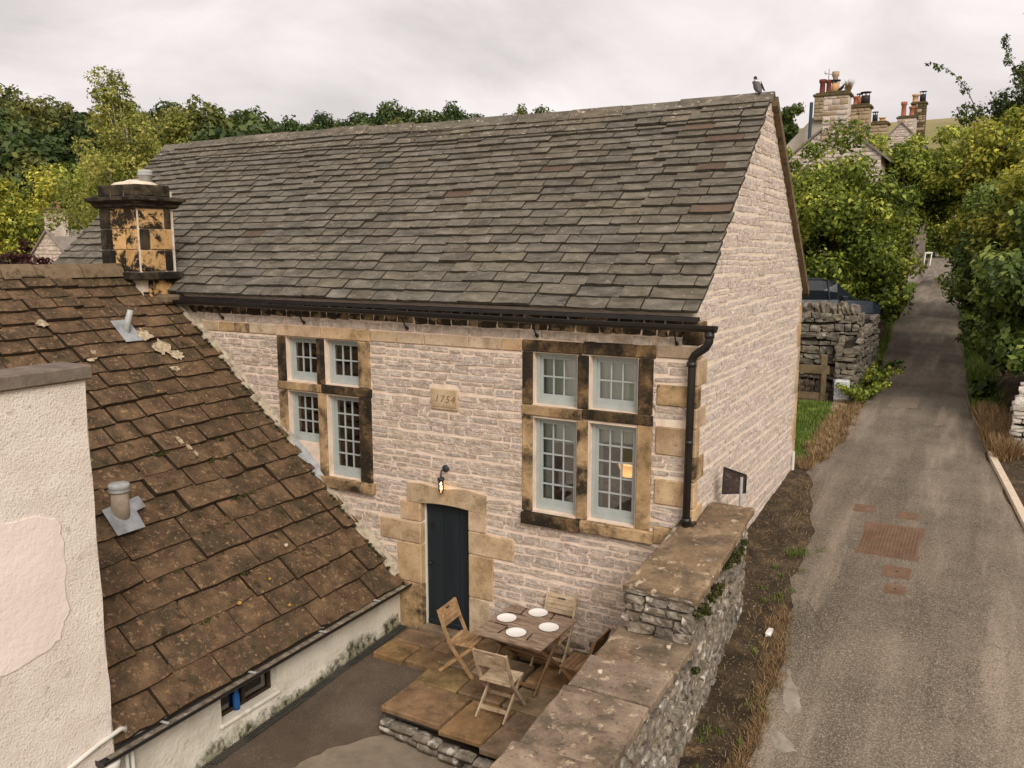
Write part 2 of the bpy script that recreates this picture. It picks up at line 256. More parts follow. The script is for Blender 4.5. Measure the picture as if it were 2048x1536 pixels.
def leaf_mat(name, dark, mid, light, trans=.35):
    s = NT(name); a = s.n('ShaderNodeAttribute'); a.attribute_name = 'rnd'
    c = s.ramp(a.outputs['Fac'], [(.05, dark), (.5, mid), (.95, light)])
    d = s.n('ShaderNodeBsdfPrincipled'); s.l(c, d.inputs['Base Color']); d.inputs['Roughness'].default_value = .55; d.inputs['Specular IOR Level'].default_value = .3
    t = s.n('ShaderNodeBsdfTranslucent'); s.l(c, t.inputs[0]); m = s.n('ShaderNodeMixShader'); m.inputs[0].default_value = trans
    s.l(d.outputs[0], m.inputs[1]); s.l(t.outputs[0], m.inputs[2]); s.l(m.outputs[0], s.out.inputs[0])
leaf_mat('leaf_mid', lin(44, 60, 14), lin(118, 136, 36), lin(212, 212, 84), .32)
leaf_mat('leaf_hedge', lin(38, 54, 18), lin(88, 110, 38), lin(164, 176, 84), .28)
leaf_mat('leaf_yellow', lin(60, 76, 16), lin(138, 146, 38), lin(226, 210, 76), .3)
leaf_mat('leaf_dark', lin(36, 52, 20), lin(76, 94, 38), lin(126, 138, 62))
leaf_mat('leaf_wood', lin(34, 50, 24), lin(62, 82, 36), lin(96, 110, 50), .25)
leaf_mat('leaf_wood_olive', lin(50, 62, 26), lin(92, 100, 40), lin(132, 130, 60), .25)
leaf_mat('leaf_birch', lin(82, 96, 34), lin(140, 144, 56), lin(196, 186, 92))
leaf_mat('leaf_purple', lin(34, 16, 18), lin(64, 30, 30), lin(96, 50, 44))
leaf_mat('dry_blade', lin(84, 66, 42), lin(146, 116, 76), lin(200, 170, 124), .2)
leaf_mat('green_blade', lin(54, 78, 18), lin(98, 124, 34), lin(150, 158, 64), .3)
leaf_mat('moss', lin(38, 40, 16), lin(64, 66, 24), lin(96, 92, 36), .1)

def glass_mat():
    s = NT('window_glass'); f = s.n('ShaderNodeFresnel'); f.inputs[0].default_value = 1.5
    t = s.n('ShaderNodeBsdfTransparent'); t.inputs[0].default_value = (.86, .9, .88, 1); g = s.n('ShaderNodeBsdfGlossy'); g.inputs['Roughness'].default_value = .02
    m = s.n('ShaderNodeMixShader'); s.l(s.math('ADD', f.outputs[0], .13, True), m.inputs[0]); s.l(t.outputs[0], m.inputs[1]); s.l(g.outputs[0], m.inputs[2]); s.l(m.outputs[0], s.out.inputs[0])
glass_mat()
def emit_mat(name, col, k):
    s = NT(name); e_ = s.n('ShaderNodeEmission'); e_.inputs[0].default_value = col; e_.inputs[1].default_value = k; s.l(e_.outputs[0], s.out.inputs[0])
emit_mat('bulb_glow', (1, .55, .18, 1), 6); 

def shade_mat():
    s = NT('shade_glow'); t = s.n('ShaderNodeBsdfTranslucent'); t.inputs[0].default_value = (.85, .6, .34, 1); e_ = s.n('ShaderNodeEmission'); e_.inputs[0].default_value = (1, .5, .15, 1); e_.inputs[1].default_value = .12
    a = s.n('ShaderNodeAddShader'); s.l(t.outputs[0], a.inputs[0]); s.l(e_.outputs[0], a.inputs[1]); s.l(a.outputs[0], s.out.inputs[0])
shade_mat()

# ------------------------------------------------------------------ mesh helpers
def link(o, parent=None):
    COL.objects.link(o)
    if parent is not None:
        o.parent = parent
        o.matrix_parent_inverse = Matrix.Translation(-parent.location) if parent.get('_root') else Matrix()
    return o
def mk(name, v, f, mat, parent=None, smooth=False):
    me = bpy.data.meshes.new(name); me.from_pydata([tuple(q) for q in v], [], [tuple(q) for q in f])
    me.materials.append(MATS[mat] if isinstance(mat, str) else mat)
    if smooth: me.polygons.foreach_set('use_smooth', [True] * len(me.polygons))
    me.update(); return link(bpy.data.objects.new(name, me), parent)
def thing(name, label, cat, loc=(0, 0, 0), group=None, local=False, rotz=0):
    o = bpy.data.objects.new(name, None); COL.objects.link(o); o.location = loc; o.rotation_euler = (0, 0, rotz); o.empty_display_size = .2
    o['label'] = label; o['category'] = cat
    if group: o['group'] = group
    if not local: o['_root'] = 1
    return o
def tag(o, label, cat, group=None):
    o['label'] = label; o['category'] = cat
    if group: o['group'] = group
    return o
def struct(o): o['kind'] = 'structure'; return o
def stuff(o): o['kind'] = 'stuff'; return o

class B:
    def __init__(s): s.v = []; s.f = []
    def add(s, v, f):
        n = len(s.v); s.v += [tuple(q) for q in v]; s.f += [tuple(i + n for i in q) for q in f]; return s
    def box(s, x0, x1, y0, y1, z0, z1):
        return s.add([(x0, y0, z0), (x1, y0, z0), (x1, y1, z0), (x0, y1, z0), (x0, y0, z1), (x1, y0, z1), (x1, y1, z1), (x0, y1, z1)],
                     [(0, 3, 2, 1), (4, 5, 6, 7), (0, 1, 5, 4), (1, 2, 6, 5), (2, 3, 7, 6), (3, 0, 4, 7)])
    def cbox(s, x0, x1, y0, y1, z0, z1, c=.01):
        """box with chamfered edges"""
        v = []; X = (x0, x1); Y = (y0, y1); Z = (z0, z1); idx = {}
        for i in (0, 1):
            for j in (0, 1):
                for k in (0, 1):
                    sx, sy, sz = (1 if i == 0 else -1), (1 if j == 0 else -1), (1 if k == 0 else -1)
                    for a in range(3):
                        p = [X[i] + sx * c, Y[j] + sy * c, Z[k] + sz * c]; p[a] = (X[i], Y[j], Z[k])[a]; idx[(i, j, k, a)] = len(v); v.append(tuple(p))
        f = []
        def q(*ks): f.append(tuple(idx[k] for k in ks))
        q((0, 0, 0, 0), (0, 0, 1, 0), (0, 1, 1, 0), (0, 1, 0, 0)); q((1, 0, 0, 0), (1, 1, 0, 0), (1, 1, 1, 0), (1, 0, 1, 0))
        q((0, 0, 0, 1), (1, 0, 0, 1), (1, 0, 1, 1), (0, 0, 1, 1)); q((0, 1, 0, 1), (0, 1, 1, 1), (1, 1, 1, 1), (1, 1, 0, 1))
        q((0, 0, 0, 2), (0, 1, 0, 2), (1, 1, 0, 2), (1, 0, 0, 2)); q((0, 0, 1, 2), (1, 0, 1, 2), (1, 1, 1, 2), (0, 1, 1, 2))
        for a, b_ in ((0, 1), (0, 2), (1, 2)):
            o = 3 - a - b_
            for p in (0, 1):
                for r_ in (0, 1):
                    e0 = [0, 0, 0]; e0[a] = p; e0[b_] = r_; e1 = list(e0); e1[o] = 1
                    q((*e0, a), (*e1, a), (*e1, b_), (*e0, b_))
        for i in (0, 1):
            for j in (0, 1):
                for k in (0, 1): q((i, j, k, 0), (i, j, k, 1), (i, j, k, 2))
        return s.add(v, f)
    def beam(s, a, b_, w_, t, up=(0, 0, 1)):
        a = Vector(a); b_ = Vector(b_); d = (b_ - a).normalized(); u = d.cross(Vector(up))
        if u.length < 1e-3: u = d.cross(Vector((1, 0, 0)))
        u.normalize(); n = u.cross(d); u *= w_ / 2; n *= t / 2
        return s.add([a - u - n, a + u - n, a + u + n, a - u + n, b_ - u - n, b_ + u - n, b_ + u + n, b_ - u + n],
                     [(0, 1, 2, 3), (7, 6, 5, 4), (0, 4, 5, 1), (1, 5, 6, 2), (2, 6, 7, 3), (3, 7, 4, 0)])
    def tube(s, pts, r, n=8, cap=True):
        P = [Vector(p) for p in pts]; rr = r if isinstance(r, (list, tuple)) else [r] * len(P); base = len(s.v); prev = None
        for i, p in enumerate(P):
            d = (P[min(i + 1, len(P) - 1)] - P[max(i - 1, 0)]).normalized()
            u = prev - d * prev.dot(d) if prev is not None else d.cross(Vector((0, 0, 1)))
            if u.length < 1e-4: u = d.cross(Vector((1, 0, 0)))
            u.normalize(); prev = u; q = d.cross(u)
            for k in range(n):
                t = 2 * math.pi * k / n; s.v.append(tuple(p + (u * math.cos(t) + q * math.sin(t)) * rr[i]))
        for i in range(len(P) - 1):
            for k in range(n):
                s.f.append((base + i * n + k, base + i * n + (k + 1) % n, base + (i + 1) * n + (k + 1) % n, base + (i + 1) * n + k))
        if cap: s.f.append(tuple(base + k for k in reversed(range(n)))); s.f.append(tuple(base + (len(P) - 1) * n + k for k in range(n)))
        return s
    def lathe(s, c, prof, n=20, axis='z'):
        base = len(s.v)
        for (r, h) in prof:
            for k in range(n):
                t = 2 * math.pi * k / n; p = (r * math.cos(t), r * math.sin(t), h)
                if axis == 'y': p = (p[0], p[2], p[1])
                s.v.append((c[0] + p[0], c[1] + p[1], c[2] + p[2]))
        for i in range(len(prof) - 1):
            for k in range(n): s.f.append((base + i * n + k, base + i * n + (k + 1) % n, base + (i + 1) * n + (k + 1) % n, base + (i + 1) * n + k))
        s.f.append(tuple(base + k for k in reversed(range(n)))); s.f.append(tuple(base + (len(prof) - 1) * n + k for k in range(n)))
        return s
    def sheet(s, P):
        """P: rows of points"""
        n = len(s.v); m = len(P[0])
        for r_ in P: s.v += [tuple(q) for q in r_]
        for i in range(len(P) - 1):
            for j in range(m - 1): s.f.append((n + i * m + j, n + i * m + j + 1, n + (i + 1) * m + j + 1, n + (i + 1) * m + j))
        return s
    def mk(s, name, mat, parent=None, smooth=False): return mk(name, s.v, s.f, mat, parent, smooth)
def box(name, x0, x1, y0, y1, z0, z1, mat, parent=None, c=0):
    b = B(); (b.cbox(x0, x1, y0, y1, z0, z1, c) if c else b.box(x0, x1, y0, y1, z0, z1)); return b.mk(name, mat, parent)

# rounded stones (48 triangles) and thin slates, shared by many pieces
def stone_variant(k, soft=.16, jit=.05):
    g = [-.5, 0, .5]; idx = {}; v = []; r_ = random.Random(100 + k)
    for i in range(3):
        for j in range(3):
            for l in range(3):
                if i == j == l == 1: continue
                p = Vector((g[i], g[j], g[l])); ext = sum(abs(q) > .1 for q in p)
                p = Vector([q * (1 - soft * (.0 if ext == 1 else (.45 if ext == 2 else 1)) * r_.uniform(.5, 1.3)) for q in p])
                p += Vector((r_.uniform(-jit, jit), r_.uniform(-jit, jit) * 1.2, r_.uniform(-jit, jit) * 1.4)); idx[(i, j, l)] = len(v); v.append(p)
    f = []
    for a in range(3):
        for e_ in (0, 2):
            for p in (0, 1):
                for q in (0, 1):
                    def c(s1, s2):
                        t = [0, 0, 0]; t[a] = e_; t[(a + 1) % 3] = s1; t[(a + 2) % 3] = s2; return idx[tuple(t)]
                    ff = (c(p, q), c(p + 1, q), c(p + 1, q + 1), c(p, q + 1)); f.append(ff if e_ == 2 else ff[::-1])
    return v, f
def slate_variant(k, wob=.03):
    r_ = random.Random(300 + k); n = 5
    bot = [(-.5 + i / (n - 1) + (r_.uniform(-.01, .01) if 0 < i < n - 1 else 0), r_.uniform(-wob, wob)) for i in range(n)]
    if r_.random() < .35: bot[0] = (bot[0][0] + .02, bot[0][1] + .035)
    if r_.random() < .35: bot[-1] = (bot[-1][0] - .02, bot[-1][1] + .035)
    out = bot + [(.5 + r_.uniform(-.008, .004), 1), (-.5 + r_.uniform(-.004, .008), 1)]
    m = len(out); v = [Vector((x, y, 0)) for x, y in out] + [Vector((x * .992, y + .012 if y < .5 else y, 1)) for x, y in out]
    f = [tuple(range(m, 2 * m)), tuple(reversed(range(m)))] + [(i, (i + 1) % m, m + (i + 1) % m, m + i) for i in range(m)]
    return v, f
def bank(name, fn, n, smooth, **k):
    out = []
    for i in range(n):
        v, f = fn(i, **k); out.append((v, f))
    return {'name': name, 'g': out, 'me': {}, 'smooth': smooth}
STONE = bank('stone', stone_variant, 14, True)
FLUSH = bank('stone', stone_variant, 20, False, soft=.07, jit=.06)
ROUGH = bank('stone', stone_variant, 16, False, soft=.16, jit=.1)
BLOCK = bank('block', stone_variant, 8, True, soft=.05, jit=.012)
SLATE = bank('slate', slate_variant, 12, False)
BSLATE = bank('slate', lambda i: slate_variant(i + 40, .028), 16, False)
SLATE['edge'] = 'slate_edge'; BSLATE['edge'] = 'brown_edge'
def bmesh_of(bk, i, mat):
    if (i, mat) not in bk['me']:
        me = bpy.data.meshes.new(bk['name']); v, f = bk['g'][i]; me.from_pydata([tuple(q) for q in v], [], f); me.materials.append(MATS[mat])
        if bk['smooth']: me.polygons.foreach_set('use_smooth', [True] * len(me.polygons))
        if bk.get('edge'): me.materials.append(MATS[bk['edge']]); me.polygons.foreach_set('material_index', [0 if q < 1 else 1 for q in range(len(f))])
        me.update(); bk['me'][(i, mat)] = me
    return bk['me'][(i, mat)]
def pieces(name, items, bk, parent, limit=300, rest_name=None):
    """items: (matrix, material, size). The largest in view become objects, the rest one joined part"""
    def score(it):
        p = it[0].translation; d = p - CAM; z = d.dot(FW)
        if z < .5: return 0
        u = abs(d.dot(RT) / z); v_ = abs(d.dot(UPV) / z)
        return it[2] / z ** 2 * (1 if u < .62 and v_ < .47 else .001)
    items = sorted(items, key=score, reverse=True); rest = {}
    for k, (m, mat, sz) in enumerate(items):
        i = rng.randrange(len(bk['g']))
        if k < limit:
            o = bpy.data.objects.new(name, bmesh_of(bk, i, mat)); link(o, parent); o.matrix_basis = m
        else:
            b = rest.setdefault(mat, B()); v, f = bk['g'][i]; b.add([m @ q for q in v], f)
    if rest:
        b = B(); mats = list(rest); ids = []
        for j, mt in enumerate(mats):
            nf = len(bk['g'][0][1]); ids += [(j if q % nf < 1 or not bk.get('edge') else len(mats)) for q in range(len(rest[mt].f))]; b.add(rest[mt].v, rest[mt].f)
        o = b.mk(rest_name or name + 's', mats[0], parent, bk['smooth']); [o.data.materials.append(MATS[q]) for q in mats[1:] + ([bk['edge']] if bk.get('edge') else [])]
        o.data.polygons.foreach_set('material_index', ids); stuff(o)
def M4(o, x, y, z):
    return Matrix(((x[0], y[0], z[0], o[0]), (x[1], y[1], z[1], o[1]), (x[2], y[2], z[2], o[2]), (0, 0, 0, 1)))

def courses(z0, z1, hmin, hmax, span, wmin, wmax, excl, emit, gap=.012, wave=.02, seed=1):
    """fill a wall with coursed stones. span(z)->(a,b); excl: list of (a0,a1,z0,z1); emit(a,z,w,h)"""
    r_ = random.Random(seed); z = z0
    while z < z1 - hmin * .6:
        h = min(r_.uniform(hmin, hmax), z1 - z); a, b_ = span(z + h / 2); ph = r_.uniform(0, 6)
        if b_ > a:
            iv = [(a, b_)]
            for e0, e1, q0, q1 in excl:
                ov = min(z + h, q1) - max(z, q0)
                if ov > .22 * h:
                    nv = []
                    for s0, s1 in iv:
                        if e1 <= s0 or e0 >= s1: nv.append((s0, s1)); continue
                        if e0 - s0 > .04: nv.append((s0, e0))
                        if s1 - e1 > .04: nv.append((e1, s1))
                    iv = nv
            for s0, s1 in iv:
                x = s0
                while x < s1 - .03:
                    ww = r_.uniform(wmin, wmax) * (1 if r_.random() < .75 else r_.uniform(.5, 1.5))
                    if s1 - (x + ww) < wmin * .7: ww = s1 - x
                    zz = z + h / 2 + wave * math.sin(x * 1.3 + ph) + r_.uniform(-.006, .006)
                    emit(x + ww / 2, zz, max(.03, ww - gap * r_.uniform(.7, 1.6)), max(.03, (h - gap) * r_.uniform(.82, 1.05)))
                    x += ww
        z += h

# ------------------------------------------------------------------ foliage
def leaf_cloud(name, clumps, n, size, mat, parent=None, up=.45, aspect=.55, seed=0, tone=None, droop=0, flat=.8):
    """leaf-sized faces gathered in clumps: clumps = [(x,y,z,r,tone)]"""
    r_ = np.random.RandomState(seed); cl = np.array(clumps, float); wgt = cl[:, 3] ** 2; wgt /= wgt.sum()
    k = r_.choice(len(cl), n, p=wgt); d = r_.normal(size=(n, 3)); d /= np.linalg.norm(d, axis=1)[:, None]
    rad = r_.uniform(0.25, 1, n) ** .5 * cl[k, 3]; rad *= r_.uniform(.8, 1.25, n)
    pos = cl[k, :3] + d * rad[:, None] * np.array([1, 1, flat])
    nrm = d * .8 + np.array([0, 0, up]) + r_.normal(size=(n, 3)) * .55; nrm /= np.linalg.norm(nrm, axis=1)[:, None]
    t = r_.normal(size=(n, 3)); t[:, 2] -= droop; t -= nrm * (t * nrm).sum(1)[:, None]; t /= np.linalg.norm(t, axis=1)[:, None] + 1e-9
    b = np.cross(nrm, t); s = size * r_.uniform(.5, 1.6, n)[:, None]
    v = np.empty((n, 4, 3)); v[:, 0] = pos - t * s * .5; v[:, 1] = pos + b * s * aspect * .5 + nrm * s * .08; v[:, 2] = pos + t * s * .5 - nrm * s * .06; v[:, 3] = pos - b * s * aspect * .5 + nrm * s * .08
    rv = np.clip(r_.normal(.47, .2, n) + cl[k, 4] * 1.0, 0, 1)
    return quads(name, v.reshape(-1, 3), np.repeat(rv, 4), mat, parent)
def quads(name, v, rv, mat, parent=None):
    n = len(v) // 4; me = bpy.data.meshes.new(name); me.vertices.add(4 * n); me.vertices.foreach_set('co', v.astype(np.float32).ravel())
    me.loops.add(4 * n); me.loops.foreach_set('vertex_index', np.arange(4 * n, dtype=np.int32)); me.polygons.add(n)
    me.polygons.foreach_set('loop_start', np.arange(0, 4 * n, 4, dtype=np.int32)); me.update(calc_edges=True)
    a = me.attributes.new('rnd', 'FLOAT', 'POINT'); a.data.foreach_set('value', rv.astype(np.float32)); me.materials.append(MATS[mat]); me.validate()
    return link(bpy.data.objects.new(name, me), parent)
def crown(c, rad, n, rc, seed, hollow=.45, bottom=-.75):
    r_ = np.random.RandomState(seed); out = []
    while len(out) < n:
        d = r_.normal(size=3); d /= np.linalg.norm(d)
        if d[2] < bottom: continue
        k = r_.uniform(hollow, 1) * (1 + .22 * math.sin(5 * d[0] + seed) * math.cos(4 * d[1] - seed) + r_.uniform(-.1, .14))
        out.append((c[0] + d[0] * rad[0] * k, c[1] + d[1] * rad[1] * k, c[2] + d[2] * rad[2] * k, rc * r_.uniform(.6, 1.35), r_.uniform(-.22, .22) + .1 * d[2]))
    return out
def limbs(base, top, cl, r0, seed, n=10, mat='bark', parent=None, name='trunk'):
    r_ = random.Random(seed); b = B(); base = Vector(base); top = Vector(top); m = base.lerp(top, .5) + Vector((r_.uniform(-.15, .15), r_.uniform(-.15, .15), 0))
    b.tube([base - Vector((0, 0, .3)), base.lerp(m, .5), m, top], [r0 * 1.25, r0, r0 * .75, r0 * .3], 8)
    for c in r_.sample(cl, min(n, len(cl))):
        e_ = Vector(c[:3]); s_ = base.lerp(top, r_.uniform(.3, .85)); q = s_.lerp(e_, .5) + Vector((0, 0, .12 * (e_ - s_).length))
        b.tube([s_, q, e_], [r0 * .4, r0 * .25, r0 * .08], 6)
    return b.mk(name, mat, parent, True)
def shrub(name, label, cat, c, rad, n, size, mat, seed, rc=None, ncl=None, base=None, group=None, bark='bark', **k):
    base = base or (c[0], c[1], c[2] - rad[2]); t = thing(name, label, cat, base, group)
    cl = crown(c, rad, ncl or 60, rc or min(rad) * .3, seed)
    leaf_cloud('crown', cl, n, size, mat, t, seed=seed, **k)
    limbs(base, (c[0], c[1], c[2] + rad[2] * .5), cl, max(.03, min(rad) * .06), seed, 14, bark, t)
    return t
def blades(name, pts, n, h, mat, seed, lean=.5, wd=.008, zf=None):
    """grass: pts = list of (x,y,z,spread)"""
    r_ = np.random.RandomState(seed); P = np.array(pts, float); k = r_.randint(0, len(P), n)
    a = r_.uniform(0, 6.283, n); rr = np.sqrt(r_.uniform(0, 1, n)) * P[k, 3]; x = P[k, 0] + np.cos(a) * rr; y = P[k, 1] + np.sin(a) * rr
    z = P[k, 2] if zf is None else np.array([zf(q, s_) for q, s_ in zip(x, y)])
    hh = h * r_.uniform(.4, 1.3, n); t = r_.uniform(0, 6.283, n); ln = lean * r_.uniform(.2, 1.4, n) * hh
    p = np.stack([x, y, z - .01], 1); tip = p + np.stack([np.cos(t) * ln, np.sin(t) * ln, hh], 1); w_ = np.stack([-np.sin(t), np.cos(t), 0 * t], 1) * wd
    v = np.empty((n, 4, 3)); v[:, 0] = p - w_; v[:, 1] = p + w_; v[:, 2] = tip + w_ * .25; v[:, 3] = tip - w_ * .25
    return quads(name, v.reshape(-1, 3), np.repeat(np.clip(r_.normal(.5, .24, n), 0, 1), 4), mat)

# ------------------------------------------------------------------ the lie of the land
RY = [-14, -6, -4, -2.1, -1.6, -.4, .9, 3.2, 6.4, 10, 13.5, 17, 34, 84, 130]
RZ = [-2.2, -.75, -.3, .22, .33, .68, 1.02, 1.3, 1.5, 1.68, 1.83, 2.0, 2.35, 3.6, 5]
_yy = np.linspace(-14, 130, 1441); _zz = np.interp(_yy, RY, RZ); _k = np.exp(-np.linspace(-2, 2, 13) ** 2); _zz = np.convolve(np.pad(_zz, 6, 'edge'), _k / _k.sum(), 'valid')
def rz(y): return float(np.interp(y, _yy, _zz))
def rxl(y): return float(np.interp(y, [-14, -2.5, -.8, .6, 3, 4.9, 6.6, 8, 10, 13.5, 20, 34, 84, 130], [1.7, 1.3, 1.28, 1.12, .95, .72, .25, .45, .55, .35, .1, -.77, -2.55, -5]))
def rxr(y): return float(np.interp(y, [-14, 2, 4.9, 8.9, 13.5, 34, 84, 130], [5.6, 4.35, 3.88, 3.35, 3.05, 2.26, .43, -2]))
ys = [-14 + .25 * i for i in range(int(28 / .25))] + [14 + i for i in range(117)]
def hwob(y, k): return .05 * math.sin(y * 2.1 + k) + .035 * math.sin(y * 5.3 + 2 * k) + .02 * math.sin(y * 13 + k)
P = []
for y in ys:
    a, b_ = rxl(y) + hwob(y, 1), rxr(y) + hwob(y, 4) * .5
    P.append([(a + (b_ - a) * j / 8, y, rz(y) + .03 * math.sin(math.pi * j / 8)) for j in range(9)])
struct(B().sheet(P).mk('road', 'road_asphalt', None, True))
P = []
for y in ys:
    P.append([(x, y, rz(y) - .008 + (.05 if x < .3 and y < 7 else 0)) for x in (-.3 if y < 6.5 else -14, -.05 if y < 6.5 else -6, .3, .8, 1.4, 2.0)])
struct(B().sheet([p for p in P if p[0][1] < 60]).mk('verge', 'soil', None, True))
P = []
for y in ys:
    x0 = rxr(y); P.append([(x0 - .4, y, rz(y) - .008), (x0 + .1, y, rz(y) - .004), (x0 + .8, y, rz(y) + .08), (x0 + 2.5, y, rz(y) + .5), (x0 + 9, y, rz(y) + 1.4)])
struct(B().sheet(P).mk('bank', 'soil', None, True))
# far terrain: rises to wooded and moorland hills
def tz(x, y):
    r_ = math.hypot(x - 3, y + 10); az = math.degrees(math.atan2(3 - x, y + 10)); k = min(1, max(0, (az - 12) / 16)); k = k * k * (3 - 2 * k)
    z = -2.4 + k * (.168 + .036 * min(1, max(0, (54 - az) / 20))) * min(118, max(0, r_ - 62)) + (1 - k) * .178 * min(340, max(0, r_ - 62)) + (1.2 * math.sin(x * .021) * math.cos(y * .017) if r_ > 90 else 0)
    if y > 0 and abs(x - (rxl(min(y, 130)) + 1.3)) < 14 and y < 130: z = min(z, rz(y) - .6)
    return z
gx = [-420 + 12 * i for i in range(58)]; gy = [-90 + 12 * i for i in range(60)]
struct(B().sheet([[(x, y, tz(x, y)) for x in gx] for y in gy]).mk('hills', 'hill', None, True))
# courtyard tarmac
def cz(y): return -.15 + .05 * y
P = [[(-4.75 + 4.6 * j / 8, y, cz(y) + .012 * math.sin(3 * y + j)) for j in range(9)] for y in [-12 + .5 * i for i in range(25)]]
struct(B().sheet(P).mk('courtyard', 'tarmac_dark', None, True))
P = [(-3.5, -2.95), (-3.05, -2.42), (-2.2, -2.55), (-1.2, -2.75), (-.35, -2.85), (-.35, -7), (-3.2, -7), (-3.7, -4.6), (-3.75, -3.6)]
P = [(P[i][0] + (P[(i + 1) % 9][0] - P[i][0]) * t + rng.uniform(-.035, .035), P[i][1] + (P[(i + 1) % 9][1] - P[i][1]) * t + rng.uniform(-.035, .035)) for i in range(9) for t in (0, .17, .33, .5, .67, .83)]
o = mk('tarmac_patch', [(x, y, cz(y) + .022) for x, y in P], [tuple(range(len(P)))], 'pink_patch'); struct(o)
# lawn and path behind the gable
P = [(-3.5, 6.9), (-.05, 6.9), (.12, 7.6), (.1, 9), (-.1, 10.5), (-.15, 12.9), (-3.5, 12.9)]
struct(mk('lawn', [(x, y, rz(y) + .006) for x, y in P], [tuple(range(len(P)))], 'lawn'))
P = [(.12, 7.9), (.35, 8.2), (.33, 10), (.22, 11.5), (.12, 13.2), (-.25, 13.2), (-.12, 11), (.02, 9.4)]
struct(mk('path', [(x, y, rz(y) + .012) for x, y in P], [tuple(range(len(P)))], 'path'))

# ------------------------------------------------------------------ the stone house
D = 6.58; XL = -13.62; ZE, ZR = 5.04, 8.11; SL = (ZR - ZE) / (D / 2 + .15)
house = thing('stone_house', 'large pale stone house with grey slate roof, mullioned windows and dark blue door', 'house', (-4, 3, 1.4))
lights = [(-6.95, -6.30, 3.66, 4.38, 2), (-6.11, -5.44, 3.66, 4.38, 2), (-6.95, -6.30, 2.63, 3.48, 3), (-6.10, -5.45, 2.13, 3.48, 5),
          (-2.33, -1.66, 3.67, 4.40, 2), (-1.47, -.79, 3.68, 4.41, 2), (-2.33, -1.66, 2.13, 3.48, 5), (-1.47, -.79, 2.13, 3.49, 5)]
door_o = (-4.30, -3.41, -.12, 1.97)
holes = [l[:4] for l in lights] + [door_o]
def wall_holes(name, x0, x1, z0, z1, y0, y1, holes, mat, parent):
    xs = sorted({x0, x1, *[h[0] for h in holes], *[h[1] for h in holes]}); zs = sorted({z0, z1, *[h[2] for h in holes], *[h[3] for h in holes]}); b = B()
    xs = [x for x in xs if x0 <= x <= x1]; zs = [z for z in zs if z0 <= z <= z1]
    ins = lambda x, z: any(h[0] < x < h[1] and h[2] < z < h[3] for h in holes)
    for i in range(len(xs) - 1):
        for j in range(len(zs) - 1):
            if ins((xs[i] + xs[i + 1]) / 2, (zs[j] + zs[j + 1]) / 2): continue
            a, c, e_, g = xs[i], xs[i + 1], zs[j], zs[j + 1]
            b.add([(a, y0, e_), (c, y0, e_), (c, y0, g), (a, y0, g)], [(0, 1, 2, 3)]); b.add([(a, y1, e_), (c, y1, e_), (c, y1, g), (a, y1, g)], [(3, 2, 1, 0)])
    for h in holes:
        a, c, e_, g = h
        b.add([(a, y0, e_), (a, y1, e_), (a, y1, g), (a, y0, g)], [(0, 1, 2, 3)]); b.add([(c, y0, e_), (c, y1, e_), (c, y1, g), (c, y0, g)], [(3, 2, 1, 0)])
        b.add([(a, y0, g), (c, y0, g), (c, y1, g), (a, y1, g)], [(3, 2, 1, 0)]); b.add([(a, y0, e_), (c, y0, e_), (c, y1, e_), (a, y1, e_)], [(0, 1, 2, 3)])
    return b.mk(name, mat, parent)
fw = wall_holes('front_wall', XL, -.4, -.5, 5.12, .0, .4, holes, 'mortar', house)
# gable, rear and far end walls
def roof_z(y): return ZE + SL * (min(y, D - y) + .15)
gw = mk('gable_wall', [(0, 0, .2), (0, D, .2), (0, D, roof_z(0) - .06), (0, D / 2, roof_z(D / 2) - .06), (0, 0, roof_z(0) - .06), (-.4, 0, .2), (-.4, D, .2), (-.4, D, roof_z(0) - .06), (-.4, D / 2, roof_z(D / 2) - .06), (-.4, 0, roof_z(0) - .06)],
        [(0, 1, 2, 3, 4), (9, 8, 7, 6, 5), (0, 4, 9, 5), (1, 6, 7, 2)], 'gable_mortar', house)
B().box(XL, -.4, D - .4, D, -.5, 5.1).mk('rear_wall', 'mortar', house)
mk('end_wall', [(XL, 0, -.5), (XL, D, -.5), (XL, D, roof_z(0) - .06), (XL, D / 2, roof_z(D / 2) - .06), (XL, 0, roof_z(0) - .06)], [(4, 3, 2, 1, 0)], 'mortar', house)
# dressed stones
excl = []
def dressed(x0, x1, z0, z1, mat, name, y0=-.028, y1=.16, c=.012, ex=True, parent=fw):
    box(name, x0 + .004, x1 - .004, y0, y1, z0 + .004, z1 - .004, mat, parent, c)
    if ex: excl.append((x0, x1, z0, z1))
S, K, A = 'ashlar_soot', 'ashlar_black', 'ashlar'
dressed(-7.15, -6.18, 4.39, 4.58, A, 'lintel'); dressed(-6.18, -5.18, 4.39, 4.58, A, 'lintel')
dressed(-7.14, -6.95, 3.64, 4.39, K, 'jamb'); dressed(-7.14, -6.95, 2.5, 3.5, S, 'jamb')
dressed(-6.29, -6.12, 3.64, 4.39, K, 'mullion'); dressed(-6.29, -6.11, 2.1, 3.5, S, 'mullion')
dressed(-5.43, -5.19, 3.65, 4.39, S, 'jamb'); dressed(-5.44, -5.19, 2.12, 3.5, K, 'jamb')
dressed(-7.16, -6.2, 3.5, 3.64, S, 'transom', -.034); dressed(-6.2, -5.17, 3.5, 3.65, K, 'transom', -.034)
dressed(-6.32, -5.14, 1.95, 2.13, S, 'window_sill', -.09)
dressed(-6.95, -6.29, 1.95, 2.63, 'smooth_render', 'infill_panel', .03)
dressed(-2.5, -1.57, 4.41, 4.58, K, 'lintel'); dressed(-1.57, -.54, 4.42, 4.6, K, 'lintel')
